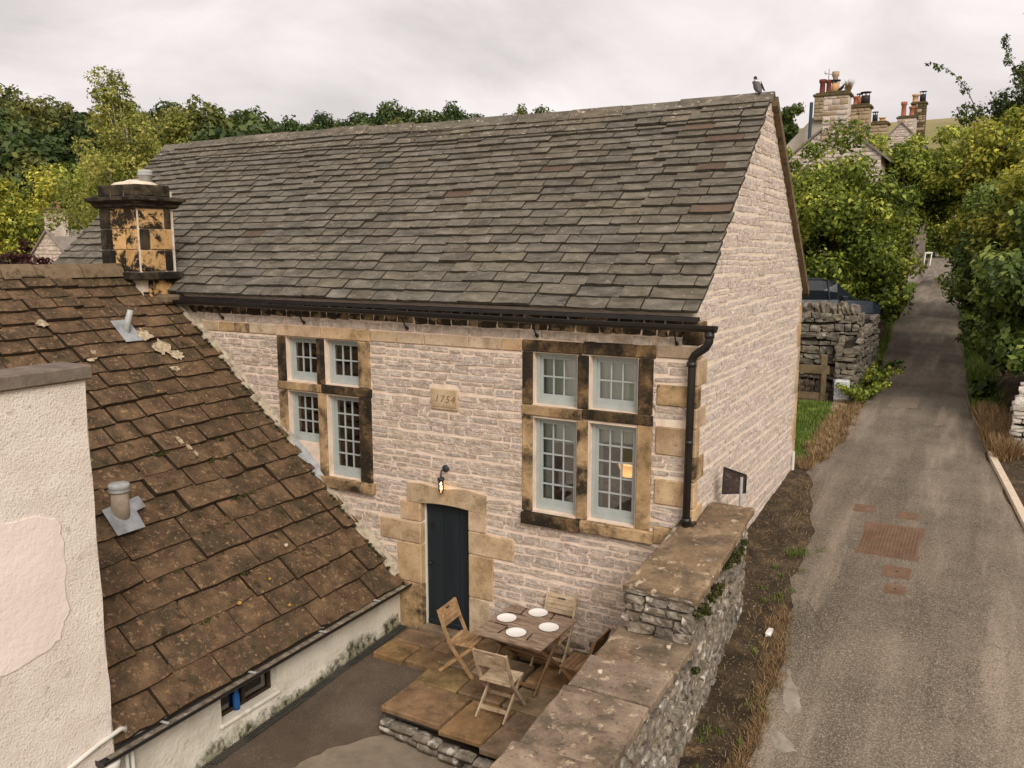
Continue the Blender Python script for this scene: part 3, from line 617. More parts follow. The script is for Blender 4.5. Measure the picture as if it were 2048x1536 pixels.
dressed(-2.5, -2.33, 3.66, 4.41, K, 'jamb'); dressed(-2.5, -2.33, 2.11, 3.51, S, 'jamb')
dressed(-1.65, -1.48, 3.67, 4.41, K, 'mullion'); dressed(-1.65, -1.48, 2.11, 3.52, S, 'mullion')
dressed(-.78, -.57, 3.68, 4.42, K, 'jamb'); dressed(-.78, -.57, 2.11, 3.54, S, 'jamb')
dressed(-2.51, -1.57, 3.51, 3.66, S, 'transom', -.034); dressed(-1.57, -.56, 3.53, 3.68, K, 'transom', -.034)
dressed(-2.49, -1.57, 1.93, 2.11, K, 'window_sill', -.09); dressed(-1.57, -.5, 1.95, 2.12, S, 'window_sill', -.09)
x = -8.9
for wd_ in (.42, .36, .36, .61): dressed(x, x + wd_, 4.4, 4.57, S if wd_ < .4 else A, 'band_stone', -.022); x += wd_
x = -5.18
for wd_ in (.5, .52, .78, .55, .33): dressed(x, min(x + wd_, -2.5), 4.4, 4.57, A, 'band_stone', -.022); x += wd_
# quoins at the corner: faces on both walls
gex = []
def quoin(lx, ly, z0, z1, mat):
    box('quoin', -lx, .022, -.026, ly, z0 + .004, z1 - .004, mat, house, .014); excl.append((-lx, .1, z0, z1)); gex.append((-.1, ly, z0, z1))
qz = [4.44, 4.10, 3.82, 3.55, 3.17, 2.85, 2.5, 2.2, 1.95, 1.62, 1.33, 1.0, .72, .4, .12, -.2]
quoin(.53, .12, 4.44, 4.60, A); quoin(.2, .3, 4.62, 4.92, K)
for i in range(len(qz) - 1):
    lf = i % 2 == 1
    quoin(.52 if lf else .12, .14 if lf else .36, qz[i + 1], qz[i], 'ashlar_soot' if i % 3 == 1 else A)
for i, (a, b_) in enumerate([(4.75, 4.4), (4.4, 3.95), (3.95, 3.5), (3.5, 3.05), (3.05, 2.6), (2.6, 2.1), (2.1, 1.7)]):
    ly = .3 if i % 2 else .16; box('quoin', -.3, .02, D - ly, D + .02, b_ + .004, a - .004, A, house, .012); gex.append((D - ly, D + .1, b_, a))
# door surround
def door_stone(x0, x1, z0, z1, mat=A, y0=-.024): dressed(x0, x1, z0, z1, mat, 'door_jamb', y0, .2, .016)
v = []; n = 12
b = B(); top = [(-4.52 + 1.42 * i / n, 2.235 + .02 * math.sin(i * .9) - .006 * i * .3 + .03 * (i / n)) for i in range(n + 1)]; bot = [(-4.52 + 1.42 * i / n, 1.95 + (.035 * math.sin(math.pi * (i - 2) / 8.5) if 2 <= i <= 10 else 0)) for i in range(n + 1)]
v = [(x, -.03, z) for x, z in bot] + [(x, -.03, z) for x, z in top] + [(x, .2, z) for x, z in bot] + [(x, .2, z) for x, z in top]; m_ = n + 1; f = []
for i in range(n): f += [(i, i + 1, m_ + i + 1, m_ + i), (2 * m_ + i + 1, 2 * m_ + i, i, i + 1)[::1], (m_ + i, m_ + i + 1, 3 * m_ + i + 1, 3 * m_ + i)]
f += [(0, m_, 3 * m_, 2 * m_), (n, 2 * m_ + n, 3 * m_ + n, m_ + n)]
mk('door_lintel', v, f, A, fw); excl.append((-4.52, -3.1, 1.94, 2.26))
door_stone(-4.67, -4.28, 1.63, 1.95); door_stone(-5.08, -4.28, 1.27, 1.62); door_stone(-4.75, -4.28, .62, 1.27); door_stone(-4.72, -4.28, -.2, .62, S)
door_stone(-3.42, -3.1, 1.64, 1.96); door_stone(-3.42, -2.63, 1.28, 1.64); door_stone(-3.42, -2.98, .6, 1.28); door_stone(-3.42, -3.06, -.2, .6)
# date stone
dressed(-4.06, -3.57, 3.44, 3.77, A, 'date_stone', -.03); ds = [q for q in fw.children if q.name.startswith('date_stone')][0]
cu = bpy.data.curves.new('txt', 'FONT'); cu.body = '1754'; cu.size = .15; cu.extrude = .004; cu.shear = .25; cu.space_character = 1.25
to = bpy.data.objects.new('txt', cu); COL.objects.link(to); dg = bpy.context.evaluated_depsgraph_get(); dg.update()
tm = bpy.data.meshes.new_from_object(to.evaluated_get(dg)); bpy.data.objects.remove(to)
tm.transform(Matrix.Translation((-3.98, -.031, 3.565)) @ Matrix.Rotation(R(90), 4, 'X')); tm.materials.clear(); tm.materials.append(MATS['carved_shadow']); link(bpy.data.objects.new('carved_date', tm), ds)
B().box(-4.02, -3.61, -.0325, -.029, 3.492, 3.498).box(-3.616, -3.61, -.0325, -.029, 3.5, 3.73).mk('carved_border', 'carved_shadow', ds)
# facade stones
XE, ZEV, RS = -4.62, .58, .889       # eave line and slope of the outbuilding roof
def orz(x): return ZEV + RS * (XE - x)
items = []
def emit_front(x, z, w_, h):
    if z < orz(x) - .12 and x < -4.6: return
    if x < -9.6: return
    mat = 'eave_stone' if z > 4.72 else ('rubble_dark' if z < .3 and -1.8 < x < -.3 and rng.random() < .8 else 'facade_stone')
    items.append((M4((x, .009 + rng.uniform(-.006, .006), z), (w_, 0, 0), (0, .044, 0), (0, 0, h)) @ Matrix.Rotation(rng.uniform(-.02, .02), 4, 'Y'), mat, w_ * h))
ex2 = excl + [(-9.7, -8.9, 4.38, 4.6), (-9.3, -8.9, 0, 4.6)]
courses(-.2, 4.39, .06, .112, lambda z: (max(-9.2, XE - (z - ZEV) / RS - .1) if z > ZEV else -4.75, -.02), .15, .42, excl + holes, emit_front, seed=3, gap=.017)
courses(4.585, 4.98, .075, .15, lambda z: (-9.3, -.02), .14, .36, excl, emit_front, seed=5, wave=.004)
pieces('stone', items, FLUSH, fw, 300, 'stones')
items = []
def emit_gable(y, z, w_, h):
    items.append((M4((-.0125 + rng.uniform(-.005, .005), y, z), (.044, 0, 0), (0, w_, 0), (0, 0, h)), 'gable_stone', .001))
def gspan(z):
    if z < roof_z(0) - .1: return (0, D)
    t = (z + .1 - ZE) / SL - .15; return (t, D - t)
courses(.9, 8.0, .065, .125, gspan, .16, .46, gex, emit_gable, seed=9, wave=.022, gap=.018)
pieces('gable_stone', items, FLUSH, gw, 0, 'gable_stones')

# windows
def window(x0, x1, z0, z1, rows, k):
    y = .1; fwid = .055; W_ = box('window_frame', x0 + .003, x0 + fwid, y, y + .07, z0 + .003, z1 - .003, 'sash_paint', house) if False else None
    b = B(); b.box(x0, x0 + fwid, y, y + .07, z0, z1).box(x1 - fwid, x1, y, y + .07, z0, z1).box(x0 + fwid, x1 - fwid, y, y + .07, z1 - fwid, z1).box(x0 + fwid, x1 - fwid, y, y + .07, z0, z0 + fwid * 1.25)
    wd_ = b.mk('window', 'sash_paint', house)
    a, c, e_, g = x0 + fwid, x1 - fwid, z0 + fwid * 1.25, z1 - fwid; sy = y + .022; st = .038; br = .07 if rows < 5 else .09
    b = B(); b.box(a, a + st, sy, sy + .04, e_, g).box(c - st, c, sy, sy + .04, e_, g).box(a + st, c - st, sy, sy + .04, g - st, g).box(a + st, c - st, sy, sy + .04, e_, e_ + br); b.mk('sash', 'sash_paint', wd_)
    a += st; c -= st; g -= st; e_ += br; bw = .011
    for i in (1, 2): xx = a + (c - a) * i / 3; box('glazing_bar', xx - bw, xx + bw, sy + .006, sy + .036, e_, g, 'sash_paint', wd_)
    for j in range(1, rows): zz = e_ + (g - e_) * j / rows; box('glazing_bar', a, c, sy + .004, sy + .034, zz - bw, zz + bw, 'sash_paint', wd_)
    for i in range(3):
        for j in range(rows):
            p0, p1 = a + (c - a) * i / 3, a + (c - a) * (i + 1) / 3; q0, q1 = e_ + (g - e_) * j / rows, e_ + (g - e_) * (j + 1) / rows; t1, t2 = rng.uniform(-.0012, .0012), rng.uniform(-.0012, .0012)
            mk('pane', [(p0, sy + .02 + t1, q0), (p1, sy + .02 - t1, q0), (p1, sy + .02 - t1 + t2, q1), (p0, sy + .02 + t1 + t2, q1)], [(0, 1, 2, 3)], 'window_glass', wd_)
for k, l_ in enumerate(lights): window(*l_, k)
# door
dr = B()
box('door_frame', -4.30, -4.262, .1, .2, -.1, 1.985, 'white_plastic', house)
door = box('door', -4.262, -3.41, .17, .2, -.06, 1.99, 'dark_wood', house)
for i, (a, c) in enumerate([(-4.262, -3.962), (-3.957, -3.667), (-3.662, -3.41)]): box('plank', a, c, .125, .168, -.055, 1.985, 'door_paint', door, .006)
box('weather_board', -4.25, -3.42, .1, .13, -.055, .03, 'door_paint', door, .008)
B().lathe((-4.19, .11, .95), [(.0, -.03), (.022, -.025), (.026, 0), (.012, .012), (.012, .03)], 12, 'y').mk('handle', 'black_iron', door, True); box('letter_plate', -4.19, -4.14, .118, .126, 1.5, 1.62, 'black_iron', door)
box('door_step', -4.34, -3.37, -.06, .2, -.22, -.065, 'flagstone', house, .015)
# roof
roof = B()
zz = lambda y: ZE + SL * (y + .15)
roof.add([(XL, -.1, zz(-.1) - .05), (.0, -.1, zz(-.1) - .05), (0, D / 2, zz(D / 2) - .05), (XL, D / 2, zz(D / 2) - .05), (XL, D + .1, zz(-.1) - .05), (0, D + .1, zz(-.1) - .05)], [(0, 1, 2, 3), (3, 2, 5, 4)])
rf = roof.mk('roof', 'dry_gap', house)
slope = math.atan(SL); ul = Vector((0, math.cos(slope), math.sin(slope))); un = Vector((0, -math.sin(slope), math.cos(slope)))
tot = (D / 2 + .15) / math.cos(slope); rows = 25; ex_ = [1.18 - .36 * i / (rows - 1) for i in range(rows)]; sm = sum(ex_); ex_ = [q / sm * (tot - .05) for q in ex_]; ex_[rows - 4] *= .62; ex_[rows - 3] *= 1.25
items = []; s_ = 0
REDS = [(-.55, 14), (-.36, 9), (-4.6, 12), (-3.2, 15), (-.95, 20), (-8.6, 7), (-.3, 18)]
def sag(x, t): return .025 * math.sin(x * .55 + 1) * t + .012 * math.sin(x * 1.7 + t * 3)
for i in range(rows):
    x = XL + rng.uniform(-.3, 0); ln = ex_[i] * 1.35; wb = .52 - .1 * i / rows
    while x < .03:
        ww = wb * rng.uniform(.7, 1.25)
        if .03 - (x + ww) < .14: ww = .03 - x + rng.uniform(-.015, .03)
        xa = max(x, XL); wv = x + ww - xa
        if wv > .08:
            xc = xa + wv / 2; t = .04 * rng.uniform(.75, 1.3); red = any(abs(xc - q[0]) < wv / 2 and i == q[1] for q in REDS)
            mat = 'slate_red' if red else ('slate_top' if i >= rows - 4 and rng.random() < .8 else 'slate')
            tilt = math.atan2(.042, ln); ul2 = ul * math.cos(tilt) - un * math.sin(tilt); un2 = un * math.cos(tilt) + ul * math.sin(tilt)
            o = Vector((xc, -.15, ZE)) + ul * (s_ + rng.uniform(-.008, .008)) + un * (.0 + sag(xc, s_ / tot) + rng.uniform(-.003, .006))
            rr = Matrix.Rotation(rng.uniform(-.012, .012), 3, un2); xa_ = rr @ Vector((1, 0, 0)); ua = rr @ ul2
            items.append((M4(o, xa_ * (wv - .007), ua * ln, un2 * t), mat, wv * ln))
        x += ww
    s_ += ex_[i]
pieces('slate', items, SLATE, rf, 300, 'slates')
# rear slope covering, verge strip and ridge stones
P = []
un_b = Vector((0, math.sin(slope), math.cos(slope)))
mk('rear_slope', [(XL, D / 2, zz(D / 2) + .02), (.06, D / 2, zz(D / 2) + .02), (.06, D + .2, zz(-.2) + .02), (XL, D + .2, zz(-.2) + .02)], [(0, 1, 2, 3)], 'slate', rf)
y0 = D / 2 + .05; n = 13
for i in range(n):
    ya, yb = y0 + (D + .2 - y0) * i / n, y0 + (D + .2 - y0) * (i + 1) / n; za, zb = zz(D - ya), zz(D - yb)
    mk('verge_stone', [(.0, ya, za - .1), (.1, ya, za - .1), (.1, yb - .012, zb - .1), (0, yb - .012, zb - .1), (0, ya, za + .035), (.1, ya, za + .035), (.1, yb - .012, zb + .035), (0, yb - .012, zb + .035)],
       [(0, 3, 2, 1), (4, 5, 6, 7), (0, 1, 5, 4), (1, 2, 6, 5), (2, 3, 7, 6), (3, 0, 4, 7)], 'brown_ridge', rf)
x = XL
while x < 0:
    l_ = min(rng.uniform(.85, 1.25), .06 - x); l_ = .06 - x if .06 - x - l_ < .4 else l_; dz = rng.uniform(-.012, .012) + sag(x, 1)
    pr = [(-.17, -.135), (-.11, -.062), (-.03, .035), (.03, .035), (.11, -.062), (.17, -.135), (.15, -.16), (0, -.03), (-.15, -.16)]; m_ = len(pr)
    v = [(x + .008, D / 2 + a, ZR + .02 + c + dz) for a, c in pr] + [(x + l_ - .008, D / 2 + a, ZR + .02 + c + dz + rng.uniform(-.004, .004)) for a, c in pr]
    mk('ridge_stone', v, [tuple(range(m_)), tuple(reversed(range(m_, 2 * m_)))] + [(i, m_ + i, m_ + (i + 1) % m_, (i + 1) % m_) for i in range(m_)], 'slate_top', rf); x += l_
# gutter, brackets, downpipe
b = B(); P0 = []
for x in (-9.35, -6, -3, .28):
    zc = 4.93 - .006 * (x + 9) if x < -2 else 4.89
    P0.append([(x, -.21 + .075 * math.cos(a), zc + .075 * math.sin(a)) for a in [math.pi + math.pi * q / 8 for q in range(9)]] + [(x, -.21 + .062 * math.cos(a), zc + .004 + .062 * math.sin(a)) for a in [2 * math.pi - math.pi * q / 8 for q in range(9)]])
b.sheet(P0); b.box(-9.35, .02, -.135, -.03, 4.93, 4.985); b.add(P0[-1], [tuple(range(9)) + (9,)]); 
gt = b.mk('gutter', 'black_iron', house)
for x in (-8.36, -6.51, -4.46, -2.26, -.27): B().tube([(x, -.2, 4.87), (x, -.18, 4.83), (x, -.06, 4.66)], .011, 6).tube([(x, -.06, 4.66), (x, -.02, 4.63)], [.02, .026], 8).mk('bracket', 'black_iron', gt)
dp = B().tube([(.2, -.21, 4.86), (.2, -.21, 4.70), (.16, -.2, 4.63), (.0, -.13, 4.52), (-.035, -.115, 4.46), (-.035, -.115, 4.38), (-.05, -.115, 1.3)], .05, 12).mk('downpipe', 'black_iron', house, True)
for z in (4.78, 4.40, 2.38, 3.4): B().tube([((.2 if z > 4.7 else -.04), (-.21 if z > 4.7 else -.115), z - .03), ((.2 if z > 4.7 else -.04), (-.21 if z > 4.7 else -.115), z + .03)], .062 if z != 3.4 else .053, 12).mk('collar', 'black_iron', dp, True)
box('bracket', -.14, .06, -.13, .01, 2.31, 2.345, 'black_iron', dp)
# inside the rooms
rm = B().box(-3.2, -.4, 4.4, 4.5, 1.6, 5).box(-3.3, -3.2, .42, 4.5, 1.6, 5).box(-.42, -.4, .42, 4.4, 1.6, 5).box(-3.3, -.4, .42, 4.5, 4.75, 4.8).mk('room_wall', 'room_wall', house)
B().box(-3.3, -.4, .42, 4.5, 1.55, 1.6).mk('room_floor', 'room_floor', house)
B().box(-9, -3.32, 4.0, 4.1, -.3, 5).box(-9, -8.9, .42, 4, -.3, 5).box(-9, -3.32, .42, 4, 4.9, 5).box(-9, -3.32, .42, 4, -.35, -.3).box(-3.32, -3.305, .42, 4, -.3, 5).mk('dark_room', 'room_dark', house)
def curtain(x0, x1, z0, z1, y=.36):
    n = max(6, int((x1 - x0) / .03)); B().sheet([[(x0 + (x1 - x0) * i / n, y + .018 * math.sin(i * 1.3), z) for i in range(n + 1)] for z in (z0, z1)]).mk('curtain', 'curtain', house, True)
curtain(-2.32, -1.67, 3.68, 4.38, .215); curtain(-1.46, -.8, 3.68, 4.39, .215); curtain(-2.32, -2.12, 2.14, 3.47, .215); curtain(-1.46, -1.36, 2.14, 3.47, .215); curtain(-2.32, -1.67, 3.1, 3.47, .235); curtain(-1.46, -.8, 3.2, 3.47, .235)
t = thing('table_lamp', 'lit table lamp with glowing orange shade behind the lower right window', 'lamp', (-1.18, .75, 2.3))
B().lathe((-1.18, .75, 2.3), [(.07, 0), (.075, .02), (.03, .05), (.06, .16), (.05, .24), (.012, .28), (.012, .36)], 14).mk('base', 'lamp_base', t, True)
B().lathe((-1.18, .75, 2.6), [(.085, 0), (.15, .17)], 18).mk('lamp_shade', 'shade_glow', t, True)
pl = bpy.data.lights.new('lamp_light', 'POINT'); pl.energy = .45; pl.color = (1, .7, .42); pl.shadow_soft_size = .03; po = bpy.data.objects.new('lamp_light', pl); link(po, t); po.location = (-1.18, .75, 2.68)
t = thing('side_table', 'dark side table under the lit lamp inside the right window', 'table', (-1.18, .75, 1.6)); box('table_top', -1.4, -.76, .55, .95, 2.26, 2.3, 'dark_wood', t)
for a in (-1.37, -.79):
    for c in (.58, .92): box('leg', a - .02, a + .02, c - .02, c + .02, 1.6, 2.26, 'dark_wood', t)
o = B().cbox(-2.9, -1.5, 1.6, 3.6, 1.6, 2.25, .08).mk('bed', 'bedding'); tag(o, 'white covered bed inside the room behind the right windows', 'bed')
o = B().lathe((-6.1, .9, 2.27), [(.004, -.07), (.05, -.04), (.055, 0), (.035, .05), (.01, .07)], 12).mk('light_bulb', 'bulb_glow', None, True); tag(o, 'small glowing orange bulb behind the tall left window', 'light bulb')

# ------------------------------------------------------------------ outbuilding with the brown stone roof
ob = thing('outbuilding', 'low white outbuilding with mossy brown stone slate roof on the left', 'outbuilding', (-7, -3, -.4))
WX = -4.75
def wall_x(name, y0, y1, z0, z1, x, hole, mat, parent):
    b = B(); hy0, hy1, hz0, hz1 = hole; cells = [(y0, hy0, z0, z1), (hy1, y1, z0, z1), (hy0, hy1, z0, hz0), (hy0, hy1, hz1, z1)]
    for a, c, e_, g in cells: b.add([(x, a, e_), (x, c, e_), (x, c, g), (x, a, g)], [(0, 1, 2, 3)])
    d = x - .22
    b.add([(x, hy0, hz0), (x, hy1, hz0), (d, hy1, hz0), (d, hy0, hz0)], [(0, 1, 2, 3)]); b.add([(x, hy0, hz1), (x, hy1, hz1), (d, hy1, hz1), (d, hy0, hz1)], [(3, 2, 1, 0)])
    b.add([(x, hy0, hz0), (x, hy0, hz1), (d, hy0, hz1), (d, hy0, hz0)], [(3, 2, 1, 0)]); b.add([(x, hy1, hz0), (x, hy1, hz1), (d, hy1, hz1), (d, hy1, hz0)], [(0, 1, 2, 3)])
    return b.mk(name, mat, parent)
wh = (-3.64, -2.69, .0, .5)
ow = wall_x('wall', -5.2, -.02, .0 - .12, .68, WX, wh, 'limewash_algae', ob)
B().sheet([[(WX + .004 + .05 * (1 - k) * (1 - k), -5.2 + 5.18 * j / 20, cz(-5.2 + 5.18 * j / 20) - .02 + (.0 - .12 - cz(-5.2 + 5.18 * j / 20) + .1 + .04 * math.sin(j * 1.7)) * k) for j in range(21)] for k in (0, .5, 1)]).mk('plinth', 'limewash_algae', ob, True)
B().box(-4.95, -4.94, -3.64, -2.69, 0, .5).mk('window_back', 'dry_gap', ob)
wn_ = B().box(-4.93, -4.87, -3.64, -3.6, 0, .5).box(-4.93, -4.87, -2.74, -2.69, 0, .5).box(-4.93, -4.87, -3.6, -2.74, .0, .05).box(-4.93, -4.87, -3.19, -3.14, .05, .5).mk('window', 'dark_wood', ob)
for a, c in ((-3.6, -3.19), (-3.14, -2.74)): mk('pane', [(-4.9, a, .05), (-4.9, c, .05), (-4.9, c, .5), (-4.9, a, .5)], [(0, 1, 2, 3)], 'window_glass', wn_)
box('window_sill', -4.94, -4.71, -3.68, -2.66, -.05, .012, 'limewash', ob, .02)
o = B().tube([(-4.86, -3.3, .012), (-4.86, -3.3, .2), (-4.86, -3.3, .25), (-4.86, -3.3, .29)], [.045, .045, .02, .02], 12).mk('bottle', 'blue_plastic', None, True); tag(o, 'blue plastic bottle standing in the low outbuilding window', 'bottle')
RXT = -10.12; RZT = orz(RXT)
Y0B = -9
rfb = mk('roof', [(XE - .06, Y0B, orz(XE) - .03), (XE - .06, -.01, orz(XE) - .03), (RXT, -.01, RZT - .07), (RXT, Y0B, RZT - .07), (RXT - 4, Y0B, RZT - 3.6), (RXT - 4, -.01, RZT - 3.6)], [(0, 1, 2, 3), (3, 2, 5, 4)], 'dry_gap', ob)
sb = math.atan(RS); ub = Vector((-math.cos(sb), 0, math.sin(sb))); nb = Vector((math.sin(sb), 0, math.cos(sb)))
totb = (XE - RXT) / math.cos(sb); rows = 23; eb = [1.3 - .62 * i / (rows - 1) for i in range(rows)]; sm = sum(eb); eb = [q / sm * totb for q in eb]
items = []; s_ = 0
for i in range(rows):
    ln = eb[i] * 1.32; y = -.02 + rng.uniform(0, .2); wb = .92 - .46 * i / rows; end = -5.2 if i < 12 else -8.6
    while y > end:
        ww = wb * rng.uniform(.55, 1.3)
        if y - ww < end + .2: ww = y - end
        ya, yc = min(y, -.03), y - ww; wv = ya - yc
        if wv > .1:
            t = .052 * rng.uniform(.75, 1.35); tilt = math.atan2(.05, ln); u2 = ub * math.cos(tilt) - nb * math.sin(tilt); n2 = nb * math.cos(tilt) + ub * math.sin(tilt)
            yc_ = (ya + yc) / 2; wav = .03 * math.sin(yc_ * 1.1 + i * .25) + .02 * math.sin(yc_ * 2.7 + 1)
            o = Vector((XE, yc_, ZEV)) + ub * (s_ + rng.uniform(-.012, .012) + .012 * math.sin(yc_ * 1.9 + i)) + nb * (wav * .6 + rng.uniform(-.006, .012))
            rr = Matrix.Rotation(rng.uniform(-.012, .012), 3, n2); items.append((M4(o, rr @ Vector((0, 1, 0)) * (wv - .014), rr @ u2 * ln, n2 * t), 'brown_slate', wv * ln))
        y -= ww
    s_ += eb[i]
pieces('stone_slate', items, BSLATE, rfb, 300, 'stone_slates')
y = -.7
while y > -8.8:
    l_ = rng.uniform(.5, .8); pr = [(-.2, -.15), (-.13, -.02), (-.04, .07), (.05, .07), (.14, -.02), (.21, -.15), (0, -.12)]; m_ = len(pr); dz = rng.uniform(-.015, .015)
    v = [(RXT + a, y - .01, RZT + .03 + c + dz) for a, c in pr] + [(RXT + a, y - l_ + .01, RZT + .03 + c + dz) for a, c in pr]
    mk('ridge_stone', v, [tuple(range(m_)), tuple(reversed(range(m_, 2 * m_)))] + [(i, m_ + i, m_ + (i + 1) % m_, (i + 1) % m_) for i in range(m_)], 'brown_ridge', rfb); y -= l_
# cement fillet and lead flashing where the roof meets the facade
def fillet(name, x0, x1, mat, wd_, th, n, parent, off=0):
    P = []
    for i in range(n + 1):
        x = x0 + (x1 - x0) * i / n; z = orz(x); j = rng.uniform(-.008, .008); q = rng.uniform(-.012, .012)
        P.append([(x, -.004, z + wd_ + .07 + j), (x, -.03 - th, z + wd_ * .72 + j), (x, -.07 - th - q, z + .09 + q), (x - .02, -.15 - q - off, z + .052)])
    B().sheet(P).mk(name, mat, parent, True)
fillet('cement_fillet', -9.5, -4.7, 'cement', .1, .015, 60, rfb)
fillet('lead_flashing', -6.85, -6.1, 'lead', .12, .03, 8, rfb, .02)
# pale lichen and mortar smears, moss tufts
def on_roof(x, y, h=0): return Vector((x, y, orz(x))) + nb * h
for (x, y, sx, sy) in [(-8.66, -1.12, .15, .2), (-8.5, -.95, .1, .14), (-8.88, -1.25, .13, .16), (-8.3, -1.18, .06, .1), (-9.2, -2.75, .07, .12), (-8.62, -2.4, .06, .12), (-8.7, -2.3, .04, .05), (-7.28, -2.0, .08, .05), (-7.16, -1.93, .06, .05), (-7.05, -1.9, .05, .04)]:
    n = 22; v = [on_roof(x + sx * math.cos(6.283 * i / n) * rng.uniform(.5, 1.05), y + sy * math.sin(6.283 * i / n) * rng.uniform(.5, 1.05), .084) for i in range(n)]; mk('lichen_patch', v, [tuple(range(n))], 'pale_lichen', rfb)
mp_ = []
for x, y in [(-8.3, -1.05), (-8.05, -.85), (-7.9, -1.2), (-7.6, -1.5), (-7.2, -1.3), (-6.9, -.95), (-6.9, -1.55), (-6.4, -1.6), (-6.2, -2.6), (-6.0, -2.2), (-6.0, -3.9), (-5.6, -2.5), (-5.6, -3.7), (-5.4, -4.4), (-5.1, -3.4), (-5.2, -4.7), (-5.0, -4.0), (-7.5, -.95), (-5.5, -1.4), (-6.6, -.6), (-7.1, -2.3), (-5.9, -3.2)]:
    sj = (XE - x) / math.cos(sb); acc = 0; edges_ = []
    for q in eb: edges_.append(acc); acc += q
    sj = min(edges_, key=lambda q: abs(q - sj)); x = XE - sj * math.cos(sb); hw_ = rng.uniform(.06, .28)
    for _ in range(int(4 + hw_ * 30)): p = on_roof(x + rng.uniform(-.015, .03), y + rng.gauss(0, hw_ * .5), .022); mp_.append((p.x, p.y, p.z, rng.uniform(.012, .034), rng.uniform(-.2, .2)))
for x in np.arange(-9, -4.8, .06):
    if rng.random() < .5: p = on_roof(x, -.16, .06); mp_.append((p.x, p.y, p.z, .035, rng.uniform(-.3, 0)))
o = leaf_cloud('moss', mp_, 14000, .017, 'moss', None, up=.6, seed=31, aspect=.8, flat=.7); stuff(o); o['label'] = 'green moss tufts along the brown stone slate joints'
for x, y, r_ in [(-5.25, -2.85, .04), (-5.0, -2.2, .028), (-5.35, -2.2, .025), (-8.0, -1.75, .03)]:
    p = on_roof(x, y, .07); B().lathe(p, [(.0, -.02), (r_, 0), (r_ * .7, r_ * .6), (r_ * .1, r_ * .8)], 9).mk('lichen_tuft', 'orange_lichen', rfb, True)
# vents
p = on_roof(-9.0, -1.5, .09); v = [on_roof(-9.0 + a, -1.5 + c, .082) for a, c in ((-.16, -.16), (-.16, .16), (.2, .16), (.2, -.16))]
vt = B().tube([p - Vector((0, 0, .1)), p + Vector((.02, .02, .12)), p + Vector((.06, .06, .3))], [.055, .05, .045], 12).mk('vent_pipe', 'galvanised', ob, True); mk('flashing', v, [(0, 1, 2, 3)], 'lead', vt)
p = on_roof(-6.6, -3.52, .05); v = [on_roof(-6.6 + a, -3.52 + c, .088) for a, c in ((-.1, -.22), (-.14, .36), (.0, .36), (.02, .2), (.22, .17), (.22, -.24))]
vt = B().lathe(p - Vector((0, 0, .12)), [(.11, 0), (.11, .42), (.105, .425), (.105, .44)], 20).mk('vent_pipe', 'clay_vent', ob, True); mk('flashing', v, [tuple(range(6))], 'lead', vt)
B().lathe(p + Vector((0, 0, .32)), [(.125, 0), (.13, .015), (.118, .02), (.13, .03), (.118, .036), (.13, .046), (.135, .09), (.12, .11), (.0, .118)], 20).mk('cowl', 'galvanised', vt, True)
# gutter
P0 = []
for y in (-5.42, -3, 0 - .02):
    zc = .60 + .02 * (y / 5); P0.append([(-4.545 + .085 * math.cos(a), y, zc + .08 * math.sin(a)) for a in [math.pi + math.pi * q / 8 for q in range(9)]] + [(-4.545 + .072 * math.cos(a), y, zc + .004 + .066 * math.sin(a)) for a in [2 * math.pi - math.pi * q / 8 for q in range(9)]])
b = B().sheet(P0); b.add(P0[0], [tuple(range(9)) + (9,)]); g2 = b.mk('gutter', 'black_iron', ob)
mk('gutter_silt', [(-4.61, -5.3, .545), (-4.51, -5.3, .545), (-4.51, -.1, .575), (-4.61, -.1, .575)], [(0, 1, 2, 3)], 'wall_core', g2)
for y in (-4.6, -3.3, -2.0, -.8): B().beam((-4.64, y, .585), (-4.49, y, .6), .03, .012).mk('bracket', 'galvanised', g2)
box('fascia', -4.72, -4.64, -5.2, -.03, .47, .585, 'limewash', ob)
B().lathe((-4.6, -5.28, .3), [(.05, -.02), (.09, .05), (.12, .14), (.12, .2)], 16).tube([(-4.6, -5.28, .3), (-4.6, -5.28, -.5)], .045, 10).mk('downpipe', 'white_plastic', ob, True)
for y in (-5.0, -4.93): B().tube([(-4.69, y, .52), (-4.69, y, -.42)], .022, 8).mk('pipe', 'white_plastic', ob, True)
B().tube([(-4.58, -5.9, .62), (-4.57, -5.4, .75), (-4.58, -5.12, .78), (-4.64, -5.03, .72), (-4.69, -5.0, .6)], .026, 8).mk('pipe', 'white_plastic', ob, True)
# rendered wing: the tall roughcast wall nearest the camera
wg = thing('rendered_wing', 'tall roughcast white wall with dark coping at the left edge', 'wall', (-4.8, -7, -.6))
P = [[(-4.6 + .006 * math.sin(7 * z + j), -5.2 - 4.2 * j / 14 + (.012 * math.sin(z * 6) if j == 0 else 0), z) for j in range(15)] for z in [-.7 + .25 * i for i in range(22)]]
b = B().sheet(P); zt = P[-1][0][2]; b.add([(-4.6, -5.2, -.7), (-4.6, -5.2, zt), (-4.98, -5.2, zt), (-4.98, -5.2, -.7), (-4.6, -9.4, zt), (-4.98, -9.4, zt), (-4.98, -9.4, -.7)], [(0, 3, 2, 1), (1, 2, 5, 4), (3, 6, 5, 2)]); b.mk('wall', 'roughcast', wg)
for a, c in ((-6.3, -5.14), (-7.5, -6.31), (-9.4, -7.51)): box('coping', -5.03, -4.54, a, c, 4.56, 4.70, 'grey_coping', wg, .015)
pts = [(-5.62, 3.25), (-5.55, 3.0), (-5.58, 2.3), (-5.68, 2.05), (-5.95, 1.93), (-6.4, 1.9), (-9, 1.9), (-9, 3.36), (-6.3, 3.36), (-5.8, 3.32)]
